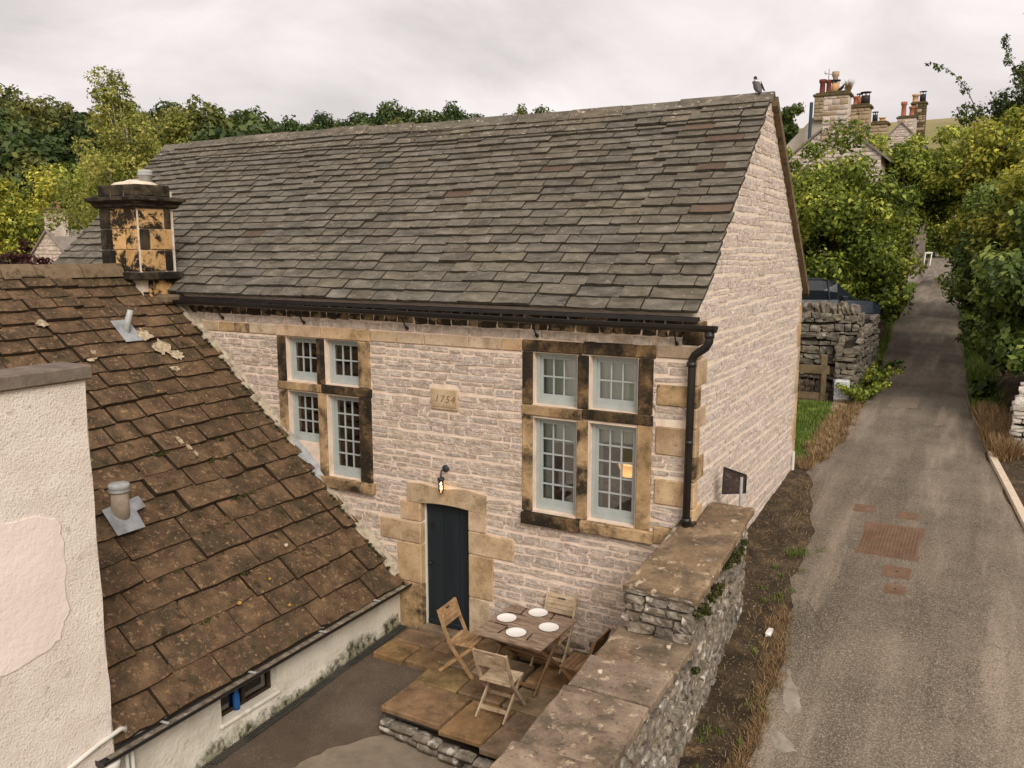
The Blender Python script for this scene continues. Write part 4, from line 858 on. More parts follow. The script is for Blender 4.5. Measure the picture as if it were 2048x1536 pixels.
n = len(pts); pts = [(pts[i][0] + (pts[(i + 1) % n][0] - pts[i][0]) * t + rng.uniform(-.022, .022), pts[i][1] + (pts[(i + 1) % n][1] - pts[i][1]) * t + rng.uniform(-.022, .022)) for i in range(n) for t in (0, .2, .4, .6, .8)]; n = len(pts)
mk('render_patch', [(-4.586, y, z) for y, z in pts] + [(-4.61, y + .03 * (1 if y > -6 else 0), z) for y, z in pts], [tuple(range(n))[::-1]] + [(i, (i + 1) % n, n + (i + 1) % n, n + i) for i in range(n)], 'smooth_render', wg)

# chimney on the outbuilding ridge
ch = B().box(-10.6, -9.62, -.62, .1, 4.6, 6.8).mk('chimney', 'lime_render', ob)
zc = [5.42, 5.79, 6.15, 6.5]
for r_ in range(3):
    z0, z1 = zc[r_], zc[r_ + 1]
    sx = [[-10.62, -10.25, -9.98, -9.6], [-10.62, -10.3, -9.95, -9.6], [-10.62, -10.32, -9.96, -9.6]][r_]; sy = [[-.64, -.12, .04], [-.64, -.42, .04], [-.64, -.1, .04]][r_]
    cm = [['chimney_black', 'chimney_stone', 'chimney_stone'], ['chimney_black', 'chimney_stone', 'chimney_stone'], ['chimney_black', 'chimney_stone', 'chimney_stone']][r_]
    for i in range(3): box('block', sx[i] + .006, (sx[i + 1] - .006) if i < 2 else -9.66, -.65, -.3, z0 + .006, z1 - .006, cm[i], ch, .012)
    for i in range(2): box('block', -9.95, -9.59, sy[i] + .008 + (.02 if i == 0 else 0), sy[i + 1] - .008, z0 + .007, z1 - .007, 'chimney_black' if (i + r_) % 2 else 'chimney_stone', ch, .012)
b = B(); prof = [(.02, 6.5), (.06, 6.53), (.07, 6.57), (.11, 6.61), (.15, 6.63), (.15, 6.68), (.08, 6.7)]
for i in range(len(prof) - 1):
    (o0, z0), (o1, z1) = prof[i], prof[i + 1]; q = lambda o, z: [(-10.62 - o, -.65 - o, z), (-9.59 + o, -.65 - o, z), (-9.59 + o, .1 + o, z), (-10.62 - o, .1 + o, z)]
    b.add(q(o0, z0) + q(o1, z1), [(k, (k + 1) % 4, 4 + (k + 1) % 4, 4 + k) for k in range(4)])
b.add(q(.08, 6.7), [(0, 1, 2, 3)]); b.mk('cornice', 'chimney_black', ch)
for a, c in ((-10.62, -10.3), (-10.29, -9.96), (-9.95, -9.6)): box('cap_block', a, c, -.64, .06, 6.7, 6.9, 'chimney_black', ch, .02)
B().lathe((-10.11, -.28, 6.88), [(.53, -.1), (.52, .02), (.42, .07), (.2, .1), (.14, .12)], 18).mk('flaunching', 'lime_render', ch, True)
for v_ in [q for q in ch.children if q.name.startswith('flaunching')]:
    for q in v_.data.vertices: q.co.y = -.28 + (q.co.y + .28) * .6; q.co.x = min(-9.62, max(-10.6, q.co.x))
B().lathe((-9.9, -.2, 6.95), [(.11, 0), (.11, .12), (.125, .125), (.125, .15), (.11, .155), (.12, .17), (.12, .2), (.09, .22), (.0, .225)], 16).mk('pot', 'galvanised', ch, True)
for a, c in ((-10.78, -10.05), (-10.04, -9.45)): box('base_course', a, c, -.76, .12, 5.28, 5.41, 'chimney_black', ch, .015)
box('block', -10.05, -9.56, -.5, .06, 4.92, 5.27, 'chimney_stone', ch, .015)
box('corbel', -9.8, -9.3, -.42, .0, 4.86, 5.02, 'brown_ridge', ch, .04)

# ------------------------------------------------------------------ drain, patio and garden wall
dr = thing('drain_channel', 'narrow metal grating drain along the foot of the white outbuilding wall', 'drain', (-4.65, -2.5, -.3))
def dzc(y): return cz(y) + .018
mk('channel', [(-4.72, -5.6, dzc(-5.6) - .012), (-4.58, -5.6, dzc(-5.6) - .012), (-4.58, 0, dzc(0) - .012), (-4.72, 0, dzc(0) - .012)], [(0, 1, 2, 3)], 'dry_gap', dr)
for a in (-4.725, -4.585): mk('rail', [(a, -5.6, dzc(-5.6) + .006), (a + .014, -5.6, dzc(-5.6) + .006), (a + .014, 0, dzc(0) + .006), (a, 0, dzc(0) + .006)], [(0, 1, 2, 3)], 'drain_metal', dr)
b = B(); y = -5.6
while y < -.02: b.box(-4.712, -4.586, y, y + .014, dzc(y) - .006, dzc(y) + .004); y += .036
stuff(b.mk('grating_bars', 'drain_metal', dr))

PZ = .06
pt = B().sheet([[(x, y, PZ - .07) for x in (-3.2, -.2)] for y in (-2.45, -.0)]).mk('patio', 'dry_gap'); struct(pt)
slabs = [(-3.27, -2.34, -2.42, -1.66), (-3.3, -2.62, -1.65, -1.1), (-2.61, -1.95, -1.65, -1.12), (-2.33, -1.7, -2.5, -1.66), (-1.69, -1.05, -2.6, -1.66), (-1.04, -.3, -2.7, -1.66),
         (-1.94, -1.3, -1.65, -.95), (-1.29, -.3, -1.65, -.95), (-3.3, -2.75, -1.09, -.5), (-2.74, -2.0, -1.11, -.5), (-1.99, -1.3, -.94, -.35), (-1.29, -.3, -.94, -.35), (-3.3, -2.4, -.49, -.02), (-2.39, -1.3, -.34, -.02), (-1.29, -.3, -.34, -.02)]
for a, c, e_, g in slabs:
    b = B().cbox(a + .01, c - .01, e_ + .01, g - .01, PZ - .09, PZ + rng.uniform(-.012, .008), .02)
    b.v = [(x + .012 * math.sin(9 * y + a), y + .012 * math.sin(8 * x + e_), z) for x, y, z in b.v]; b.mk('paving_slab', 'flagstone', pt)
for a, c, e_, g in [(-4.5, -3.95, -1.02, -.5), (-4.52, -3.8, -.49, -.06), (-3.94, -3.32, -.98, -.5), (-3.79, -3.31, -.49, -.06)]:
    b = B().cbox(a + .01, c - .01, e_ + .01, g - .01, -.25, cz(-.5) + .055 + rng.uniform(-.008, .008), .02); b.v = [(x + .012 * math.sin(9 * y + a), y + .012 * math.sin(8 * x + e_), z) for x, y, z in b.v]; b.mk('paving_slab', 'flagstone', pt)
items = []
def emit_pf(x, z, w_, h): items.append((M4((x, -2.43 - .12 * (x + 3.2) , z), (w_, 0, 0), (0, .16, 0), (0, 0, h)), 'rubble', w_ * h))
courses(-.42, PZ - .09, .06, .13, lambda z: (-3.2, -.3), .14, .4, [], emit_pf, seed=21, gap=.01, wave=.005)
def emit_pl(y, z, w_, h): items.append((M4((-3.2, y, z), (.16, 0, 0), (0, w_, 0), (0, 0, h)), 'rubble', w_ * h))
courses(-.42, PZ - .09, .06, .13, lambda z: (-2.35, -1.1), .14, .4, [], emit_pl, seed=22, gap=.01, wave=.005)
pieces('step_stone', items, STONE, pt, 300)

gwl = thing('garden_wall', 'rubble garden wall with stepped brown coping slabs between patio and road', 'wall', (.15, -3, 0))
def gtop(y): return 2.28 + .145 * y if y > -1.66 else 1.40 + .03 * (y + 1.65)
YA = [-9.0, -1.66, -1.66, .72]
core = B()
for a, c in ((-9.0, -1.66), (-1.66, .0), (.0, .72)):
    x0 = -.2 if c <= 0 else .03
    for y0_, y1_ in ((a, c),):
        z0a, z0b = rz(max(y0_, -13.9)) - .5, rz(y1_) - .5; core.add([(x0, y0_, -.9), (.55, y0_, min(z0a, 0)), (.5, y1_, min(z0b, .2)), (x0, y1_, -.6), (x0, y0_, gtop(y0_ + .001)), (.5, y0_, gtop(y0_ + .001)), (.5, y1_, gtop(y1_ - .001)), (x0, y1_, gtop(y1_ - .001))],
                 [(0, 3, 2, 1), (4, 5, 6, 7), (0, 1, 5, 4), (1, 2, 6, 5), (2, 3, 7, 6), (3, 0, 4, 7)])
core.mk('wall_core', 'wall_core', gwl)
items = []
def emit_gr(y, z, w_, h):
    if z > gtop(y) - .0 or z < rz(y) - .1: return
    items.append((M4((.49 + rng.uniform(-.025, .02), y, z), (.12, 0, 0), (0, w_, 0), (0, 0, h)) @ Matrix.Rotation(rng.uniform(-.15, .15), 4, 'X'), 'rubble', w_ * h))
courses(-1.2, 2.4, .07, .16, lambda z: (-6.5, .72), .1, .36, [], emit_gr, seed=31, gap=.012, wave=.04)
def emit_ge(x, z, w_, h): items.append((M4((x, -1.68, z), (w_, 0, 0), (0, .12, 0), (0, 0, h)), 'rubble', w_ * h))
courses(1.5, 2.02, .09, .17, lambda z: (-.22, .56), .16, .4, [], emit_ge, seed=33, gap=.012, wave=.01)
def emit_gi(y, z, w_, h):
    if z > gtop(y) or (y > -1.7 and z > 1.95): return
    items.append((M4((-.22, y, z), (.1, 0, 0), (0, w_, 0), (0, 0, h)), 'rubble', w_ * h * .3))
courses(-.4, 2.1, .08, .16, lambda z: (-6, -.02), .14, .4, [], emit_gi, seed=35, gap=.012)
pieces('stone', items, ROUGH, gwl, 300, 'stones')
def cslab(y0_, y1_, xa0, xb0, xa1, xb1, z0, z1, t=.1):
    """coping slab from near end y0 to far end y1"""
    n = 5; v = []; r_ = random.Random(int(y0_ * 100))
    ed = lambda: r_.uniform(-.018, .018)
    for (dz, ins) in ((-t, .0), (-.02, -.004), (0, .018)):
        ring = []
        for i in range(n): s_ = i / n; ring.append((xa0 + (xb0 - xa0) * s_ + (ins if i == 0 else 0), y0_ + ins + (0 if i == 0 else .01 * math.sin(i * 3 + y0_)), z0 + dz))
        for i in range(n): s_ = i / n; ring.append((xb0 + (xb1 - xb0) * s_ - ins, y0_ + (y1_ - y0_) * s_ + (ins if i == 0 else 0), z0 + (z1 - z0) * s_ + dz))
        for i in range(n): s_ = i / n; ring.append((xb1 + (xa1 - xb1) * s_ - (ins if i == 0 else 0), y1_ - ins, z1 + dz))
        for i in range(n): s_ = i / n; ring.append((xa1 + (xa0 - xa1) * s_ + ins, y1_ + (y0_ - y1_) * s_ - (ins if i == 0 else 0), z1 + (z0 - z1) * s_ + dz))
        v.append(ring)
    m_ = 4 * n; r_ = random.Random(int(y0_ * 100) + 5); j = [(r_.uniform(-.014, .014), r_.uniform(-.01, .01)) for _ in range(m_)]
    V = [(p[0] + j[i][0], p[1] + j[i][1], p[2]) for ring in v for i, p in enumerate(ring)]
    f = [tuple(range(2 * m_, 3 * m_)), tuple(reversed(range(m_)))]
    for k in range(2): f += [(k * m_ + i, k * m_ + (i + 1) % m_, (k + 1) * m_ + (i + 1) % m_, (k + 1) * m_ + i) for i in range(m_)]
    mk('coping_slab', V, f, 'coping_slab', gwl)
cslab(-1.72, -1.2, -.25, .62, -.22, .63, 2.06, 2.14); cslab(-1.185, -.02, -.22, .63, -.12, .63, 2.14, 2.31); cslab(.0, .72, .03, .63, .03, .62, 2.32, 2.42)
for a, c, t in ((-2.385, -1.60, 0), (-3.045, -2.4, .01), (-4.13, -3.06, -.005), (-5.2, -4.145, 0), (-6.4, -5.215, .01), (-7.7, -6.415, 0), (-9, -7.715, 0)):
    k = (a + 1.6) * .03; cslab(a, c, -.3 - .0 * k, .58, -.34, .57, 1.5 + k + t, 1.5 + (c + 1.6) * .03 + t)

# pebbles and litter
for nm, lb, p, r_, mt in (('pebble', 'small white stone lying on the second lower coping slab', (-.1, -2.72, 1.48), .024, 'concrete'), ('pebble', 'pale chip of stone on the coping slab by the wall step', (.36, -1.9, 1.51), .022, 'concrete'), ('pebble', 'white lump stuck on the brown roof above the gutter', tuple(on_roof(-5.62, -1.6, .09)), .024, 'concrete')):
    v, f = STONE['g'][rng.randrange(14)]; tag(mk(nm, [Vector(p) + q * 2 * r_ for q in v], f, mt, None, True), lb, 'stone')
v, f = STONE['g'][3]; tag(mk('litter', [Vector((.98, .32, rz(.32) + .04)) + Vector((q.x * .07, q.y * .2, q.z * .05)) for q in v], f, 'white_paint'), 'crumpled white litter on the verge beside the garden wall', 'litter')

# ------------------------------------------------------------------ table, chairs, plates
tb = thing('garden_table', 'square weathered wooden table laid with four white plates on the patio', 'table', (-2.0, -.82, PZ), local=True, rotz=R(-1.5))
for i in range(9): box('slat', -.52, .52, -.52 + .1156 * i, -.52 + .1156 * i + .112, .695, .722, 'table_wood', tb, .004)
box('apron', -.46, .46, -.45, -.42, .64, .694, 'table_wood', tb); box('apron', -.46, .46, .42, .45, .64, .694, 'table_wood', tb)
for x in (-.38, .38):
    B().beam((x, -.44, .0), (x, .40, .68), .045, .028, (1, 0, 0)).mk('leg', 'teak_brown', tb); B().beam((x * .9, .44, 0), (x * .9, -.40, .68), .045, .028, (1, 0, 0)).mk('leg', 'teak_brown', tb)
for y, z in ((-.34, .08), (.34, .08), (0, .34)): B().beam((-.38, y, z), (.38, y, z), .028, .04).mk('stretcher', 'teak_brown', tb)
def chair(label, loc, rot, mat):
    t = thing('folding_chair', label, 'chair', loc, 'folding chairs around the garden table', local=True, rotz=rot); hw = .225
    for x in (-hw, hw):
        B().add([], []) .beam((x, .235, .0), (x, -.10, .42), .045, .024, (1, 0, 0)).beam((x, -.095, .41), (x, -.205, .66), .045, .024, (1, 0, 0)).beam((x, -.2, .65), (x, -.29, .90), .042, .024, (1, 0, 0)).mk('post', mat, t)
        x2 = x * .86; B().beam((x2, -.30, 0), (x2, .2, .425), .045, .022, (1, 0, 0)).mk('leg', mat, t)
    B().beam((-hw * .86, -.19, .1), (hw * .86, -.19, .1), .022, .045).mk('stretcher', mat, t); B().beam((-hw, .12, .14), (hw, .12, .14), .022, .04).mk('stretcher', mat, t)
    for i in range(6): box('seat_slat', -.215, .215, -.17 + .066 * i, -.17 + .066 * i + .060, .432, .452, mat, t, .004)
    def bs(k0, k1, x0=-.212, x1=.212):
        a = Vector((0, -.2, .655)).lerp(Vector((0, -.29, .9)), k0); c = Vector((0, -.2, .655)).lerp(Vector((0, -.29, .9)), k1); d = (c - a).normalized(); n = Vector((0, -d.z, d.y)) * -.009
        b = B(); b.add([(x0, *(a - n)[1:]), (x1, *(a - n)[1:]), (x1, *(c - n)[1:]), (x0, *(c - n)[1:]), (x0, *(a + n)[1:]), (x1, *(a + n)[1:]), (x1, *(c + n)[1:]), (x0, *(c + n)[1:])], [(0, 1, 2, 3), (7, 6, 5, 4), (0, 4, 5, 1), (1, 5, 6, 2), (2, 6, 7, 3), (3, 7, 4, 0)]); return b
    bs(.02, .23).mk('back_slat', mat, t); bs(.25, .46).mk('back_slat', mat, t); bs(.48, .66).mk('back_slat', mat, t)
    b = bs(.67, .76); q = bs(.86, 1.0); b.add(q.v, q.f); q = bs(.76, .86, -.212, -.06); b.add(q.v, q.f); q = bs(.76, .86, .06, .212); b.add(q.v, q.f); b.mk('back_slat', mat, t)
chair('folding wooden chair seen from behind, nearest the camera at the table', (-1.86, -1.74, PZ), R(2), 'teak_grey')
chair('folding wooden chair standing by the blue door, left of the table', (-2.82, -1.06, PZ), R(-86), 'teak')
chair('folding wooden chair half hidden behind the garden wall coping', (-1.12, -.92, PZ), R(88), 'teak_brown')
chair('folding wooden chair pushed between the table and the house wall', (-1.83, -.33, PZ), R(180), 'teak_grey')
TT = PZ + .7235
for x, y, lb in ((-2.33, -.76, 'white plate at the left side of the table, nearest the door'), (-2.03, -.40, 'white plate at the far side of the table, nearest the house wall'), (-2.0, -1.09, 'white plate at the near side of the table, in front of the nearest chair'), (-1.69, -.74, 'white plate at the right side of the table, nearest the garden wall')):
    o = B().lathe((x, y, TT), [(.07, 0), (.075, .004), (.105, .009), (.135, .017), (.137, .02), (.133, .021), (.1, .013), (.085, .009), (.0, .008)], 36).mk('plate', 'china', None, True); tag(o, lb, 'plate', 'white dinner plates')
def cutlery(nm, x, y, rot, lb, mat):
    m = Matrix.Translation((x, y, TT + .005)) @ Matrix.Rotation(rot, 4, 'Z'); b = B().cbox(-.009, .009, -.1, 0, -.004, .004, .002)
    if nm == 'knife': b.box(-.008, .006, 0, .11, -.002, .002)
    else:
        b.box(-.004, .004, 0, .05, -.002, .002); b.box(-.012, .012, .05, .065, -.002, .002)
        for q in (-.012, -.003, .006): b.box(q, q + .005, .065, .11, -.002, .002)
    b.v = [tuple(m @ Vector(q)) for q in b.v]; tag(b.mk(nm, mat), lb, nm)
cutlery('knife', -1.79, -1.1, R(5), 'dark handled knife right of the nearest plate', 'cutlery_dark'); cutlery('fork', -2.2, -1.1, R(-8), 'fork left of the nearest plate on the table', 'cutlery_dark')
cutlery('knife', -2.3, -.95, R(86), 'knife beside the plate nearest the door', 'cutlery_dark'); cutlery('fork', -2.3, -.56, R(96), 'fork between the left plate and the far plate', 'cutlery_dark')
cutlery('knife', -2.24, -.42, R(4), 'knife left of the far plate by the house wall', 'cutlery_dark'); cutlery('fork', -1.8, -.4, R(8), 'fork right of the far plate by the house wall', 'cutlery_dark')

# wall lantern
ln_ = thing('wall_lantern', 'lit black wall lantern with caged glass above the blue door', 'lantern', (-3.8, -.03, 2.55))
B().lathe((-3.79, -.03, 2.56), [(.055, .0), (.055, -.02), (.045, -.028), (.0, -.03)], 18, 'y').mk('wall_plate', 'lantern_metal', ln_, True)
B().tube([(-3.79, -.05, 2.56), (-3.8, -.09, 2.565), (-3.81, -.12, 2.545), (-3.815, -.13, 2.5), (-3.815, -.13, 2.44)], .011, 8).mk('arm', 'lantern_metal', ln_, True)
B().lathe((-3.815, -.13, 2.40), [(.0, .04), (.05, .035), (.056, .025), (.056, .0), (.04, -.005), (.03, -.03), (.0, -.031)], 18).mk('cap', 'lantern_metal', ln_, True)
b = B()
for a in (0, 1): b.tube([(-3.815 + (.042 if a == 0 else 0) * s_ * c, -.13 + (.042 if a else 0) * s_ * c, z) for s_, c, z in [(1, 1, 2.4), (1, 1, 2.24), (1, .8, 2.205), (1, .35, 2.185), (1, 0, 2.18), (-1, .35, 2.185), (-1, .8, 2.205), (-1, 1, 2.24), (-1, 1, 2.4)]], .0055, 6)
b.tube([(-3.815 + .043 * math.cos(q * .524), -.13 + .043 * math.sin(q * .524), 2.3) for q in range(13)], .005, 6, False); b.mk('cage', 'lantern_metal', ln_, True)
B().lathe((-3.815, -.13, 2.21), [(.0, -.012), (.02, -.005), (.032, .02), (.033, .18)], 16).mk('glass', 'window_glass', ln_, True)
B().lathe((-3.815, -.13, 2.27), [(.0, -.03), (.014, -.02), (.018, .01), (.012, .05), (.006, .07)], 12).mk('bulb', 'bulb_glow', ln_, True)
pl = bpy.data.lights.new('lantern_light', 'POINT'); pl.energy = 1.2; pl.color = (1, .55, .25); pl.shadow_soft_size = .02; po = bpy.data.objects.new('lantern_light', pl); link(po, ln_); po.location = (-3.815, -.13, 2.28)

# ------------------------------------------------------------------ pigeon and crow
def bird(name, label, loc, s_, head, body, white=None, rot=0):
    t = thing(name, label, 'bird', loc, local=True, rotz=rot); sec = [(-.17, .045, .012, .006), (-.13, .06, .03, .02), (-.07, .1, .052, .045), (-.01, .15, .066, .066), (.04, .2, .062, .066), (.075, .245, .048, .05), (.09, .275, .032, .033), (.098, .3, .027, .028), (.11, .322, .028, .03), (.128, .335, .024, .025), (.145, .334, .013, .014), (.16, .328, .005, .005)]
    def loft(sc_):
        b = B(); n = 12
        for i, (y, z, rx, rz_) in enumerate(sc_):
            for k in range(n): a = 2 * math.pi * k / n; b.v.append((rx * math.cos(a) * s_, (y - rz_ * math.sin(a) * .55) * s_, (z + rz_ * math.sin(a) * .85) * s_))
        for i in range(len(sc_) - 1):
            for k in range(n): b.f.append((i * n + k, i * n + (k + 1) % n, (i + 1) * n + (k + 1) % n, (i + 1) * n + k))
        b.f.append(tuple(reversed(range(n)))); b.f.append(tuple((len(sc_) - 1) * n + k for k in range(n))); return b
    o = loft(sec).mk('body', body, t, True); o.data.materials.append(MATS[head])
    if white: o.data.materials.append(MATS[white])
    for p in o.data.polygons:
        z = p.center.z / s_
        if z > .29: p.material_index = 1
        elif white and .262 < z <= .29: p.material_index = 2
    for x in (-.068, .068):
        b = B(); q = [(.05, .235, .03), (.0, .2, .05), (-.07, .14, .045), (-.15, .075, .014)]
        for y, z, r_ in q: b.v += [(x * .96 * s_, (y + .01) * s_, (z + r_) * s_), ((x * 1.12) * s_, y * s_, z * s_), (x * .96 * s_, (y - .01) * s_, (z - r_) * s_)]
        for i in range(3): b.f += [(3 * i, 3 * i + 1, 3 * i + 4, 3 * i + 3), (3 * i + 1, 3 * i + 2, 3 * i + 5, 3 * i + 4)]
        b.mk('wing', body, t, True)
    for x in (-.025, .025): B().tube([(x * s_, .0, .1 * s_), (x * s_, .015 * s_, 0)], .006 * s_, 6).tube([(x * s_, .0, .002), (x * s_, .05 * s_, .002)], .005 * s_, 5).mk('leg', 'terracotta', t)
    B().tube([(0, .155 * s_, .33 * s_), (0, .19 * s_, .318 * s_)], [.007 * s_, .001], 6).mk('beak', 'pot_black', t)
bird('pigeon', 'grey wood pigeon perched on the right end of the roof ridge', (-.21, D / 2, ZR + .0), .92, 'pigeon_dark', 'pigeon_grey', 'pigeon_white', R(35))

# ------------------------------------------------------------------ things along the road
sg = thing('mirror_sign', 'small dark board on a grey post behind the top of the garden wall', 'sign', (.36, .95, rz(.9)))
B().tube([(.38, .95, rz(.9) - .1), (.38, .95, 2.75)], .022, 10).mk('post', 'galvanised', sg)
m = Matrix.Translation((.27, .93, 2.66)) @ Matrix.Rotation(R(24), 4, 'Z'); b = B(); pts = [(-.13, .22), (.17, .12), (.17, -.13), (-.14, -.15)]
for y in (-.02, .015): b.v += [tuple(m @ Vector((x, y, z))) for x, z in pts]
b.f = [(3, 2, 1, 0), (4, 5, 6, 7)] + [(i, (i + 1) % 4, 4 + (i + 1) % 4, 4 + i) for i in range(4)]; b.mk('board', 'dark_board', sg)
b = B()
for i in range(4): a, c = pts[i], pts[(i + 1) % 4]; b.beam(m @ Vector((a[0], -.025, a[1])), m @ Vector((c[0], -.025, c[1])), .016, .016)
b.mk('rim', 'pot_black', sg)
o = B().tube([(.04, D - .2, rz(6.3) + .05), (.04, D - .2, rz(6.3) + .42)], .03, 8).mk('pipe_stub', 'white_plastic'); tag(o, 'short white pipe at the foot of the far gable corner', 'pipe')
# covers in the road
def cover(x0, x1, y0_, y1_, lb, frame=.04, big=False):
    t = thing('manhole_cover' if big else 'stopcock_cover', lb, 'manhole cover', ((x0 + x1) / 2, (y0_ + y1_) / 2, rz((y0_ + y1_) / 2)))
    h = lambda x, y: rz(y) + .03 * math.sin(math.pi * (x - rxl(y)) / (rxr(y) - rxl(y)))
    def slab(a, c, e_, g, up, nm, mat):
        mk(nm, [(a, e_, h(a, e_) - .02), (c, e_, h(c, e_) - .02), (c, g, h(c, g) - .02), (a, g, h(a, g) - .02), (a, e_, h(a, e_) + up), (c, e_, h(c, e_) + up), (c, g, h(c, g) + up), (a, g, h(a, g) + up)], [(4, 5, 6, 7), (0, 1, 5, 4), (1, 2, 6, 5), (2, 3, 7, 6), (3, 0, 4, 7)], mat, t)
    slab(x0 - frame, x1 + frame, y0_ - frame, y1_ + frame, .006, 'frame', 'rust'); slab(x0, x1, y0_, y1_, .012, 'plate', 'rust')
    if big:
        b = B(); ny = int((y1_ - y0_) / .05); nx = int((x1 - x0) / .05)
        for i in range(nx):
            for j in range(ny):
                x, y = x0 + .05 * (i + .5), y0_ + .05 * (j + .5); z = h(x, y) + .012; d = .016 if (i + j) % 2 else -.016
                b.add([(x - .016, y - d, z - .002), (x + .004, y - d * .6, z - .002), (x + .016, y + d, z - .002), (x - .004, y + d * .6, z - .002), (x, y, z + .009)], [(0, 1, 4), (1, 2, 4), (2, 3, 4), (3, 0, 4)])
        stuff(b.mk('tread', 'rust', t))
        for k in range(4): y = y0_ + .1 + .3 * k; slab(x0 - .12, x0 - frame, y, y + .05, .008, 'hinge', 'grey_coping')
    else: B().lathe(((x0 + x1) / 2, (y0_ + y1_) / 2, h((x0 + x1) / 2, (y0_ + y1_) / 2) + .008), [(.018, 0), (.018, .006), (0, .0062)], 10).mk('keyhole', 'pot_black', t)
cover(1.68, 2.5, 2.93, 4.18, 'large rusty rectangular manhole cover in the lane', .035, True)
cover(1.42, 1.66, 4.68, 4.95, 'small rusty cover left of the lane, beyond the large manhole')
cover(2.12, 2.36, 4.6, 4.85, 'small rusty cover just beyond the right end of the large manhole'); cover(2.14, 2.42, 2.32, 2.58, 'small rusty cover in front of the large manhole, nearer of the larger pair')
cover(2.22, 2.4, 1.84, 2.02, 'smallest rusty cover, nearest the camera in the lane')
def patch(name, pts, mat, dz=.034):
    h = lambda x, y: rz(y) + .03 * math.sin(math.pi * min(1, max(0, (x - rxl(y)) / (rxr(y) - rxl(y))))) + .004 + (dz - .034)
    n = len(pts); pts = [(pts[i][0] + (pts[(i + 1) % n][0] - pts[i][0]) * t + rng.uniform(-.02, .02), pts[i][1] + (pts[(i + 1) % n][1] - pts[i][1]) * t + rng.uniform(-.02, .02)) for i in range(n) for t in (0, .25, .5, .75)]
    struct(mk(name, [(x, y, h(x, y)) for x, y in pts], [tuple(range(len(pts)))], mat))
patch('cement_patch', [(1.36, -.2), (1.44, -.42), (1.58, -.72), (1.62, -.85), (1.5, -.98), (1.42, -.82), (1.36, -.6), (1.3, -.35)], 'cement_patch')
patch('cement_patch', [(1.34, -.95), (1.4, -1.12), (1.56, -1.25), (1.68, -1.4), (1.5, -1.5), (1.42, -1.35), (1.33, -1.2), (1.28, -1.05)], 'cement_patch')
patch('asphalt_patch', [(2.25, 11.2), (2.42, 11.3), (2.5, 12.0), (2.38, 13.6), (2.3, 13.4)], 'pink_patch'); patch('asphalt_patch', [(1.1, 12.8), (1.75, 12.9), (1.75, 14.3), (1.12, 14.2)], 'pink_patch')
def crack(name, pts, wd_, mat):
    h = lambda x, y: rz(y) + .03 * math.sin(math.pi * min(1, max(0, (x - rxl(y)) / (rxr(y) - rxl(y))))) + .003
    P_ = []
    for i in range(len(pts) - 1):
        n = max(2, int((Vector(pts[i + 1]) - Vector(pts[i])).length / .12))
        P_ += [(pts[i][0] + (pts[i + 1][0] - pts[i][0]) * t / n + rng.uniform(-.025, .025), pts[i][1] + (pts[i + 1][1] - pts[i][1]) * t / n) for t in range(n)]
    rows_ = []
    for i, (x, y) in enumerate(P_):
        d = Vector(P_[min(i + 1, len(P_) - 1)]) - Vector(P_[max(0, i - 1)]); d.normalize(); k = wd_ * rng.uniform(.3, 1.2); rows_.append([(x - d.y * k, y + d.x * k, h(x - d.y * k, y + d.x * k)), (x + d.y * k, y - d.x * k, h(x + d.y * k, y - d.x * k))])
    struct(B().sheet(rows_).mk(name, mat))
crack('tar_seam', [(1.3, 1.2), (1.6, .6), (1.75, .35)], .006, 'tarmac_dark'); crack('tar_seam', [(.7, 7.4), (1.4, 7.7), (2.3, 7.5), (3.2, 7.9)], .006, 'tarmac_dark')
# kerb right and left
kb = thing('kerb', 'pale concrete kerb at the right edge of the lane', 'kerb', (3.8, 6, 1.5)); y = -2.0
while y < 8.9:
    x0, x1 = rxr(y) + .02, rxr(y + .88) + .02; mk('kerb_stone', [(x0, y, rz(y) - .1), (x0 + .13, y, rz(y) - .1), (x1 + .13, y + .88, rz(y + .88) - .1), (x1, y + .88, rz(y + .88) - .1), (x0 + .01, y, rz(y) + .075), (x0 + .13, y, rz(y) + .075), (x1 + .13, y + .88, rz(y + .88) + .075), (x1 + .01, y + .88, rz(y + .88) + .075)],
        [(4, 5, 6, 7), (0, 1, 5, 4), (1, 2, 6, 5), (2, 3, 7, 6), (3, 0, 4, 7)], 'concrete', kb); y += .9
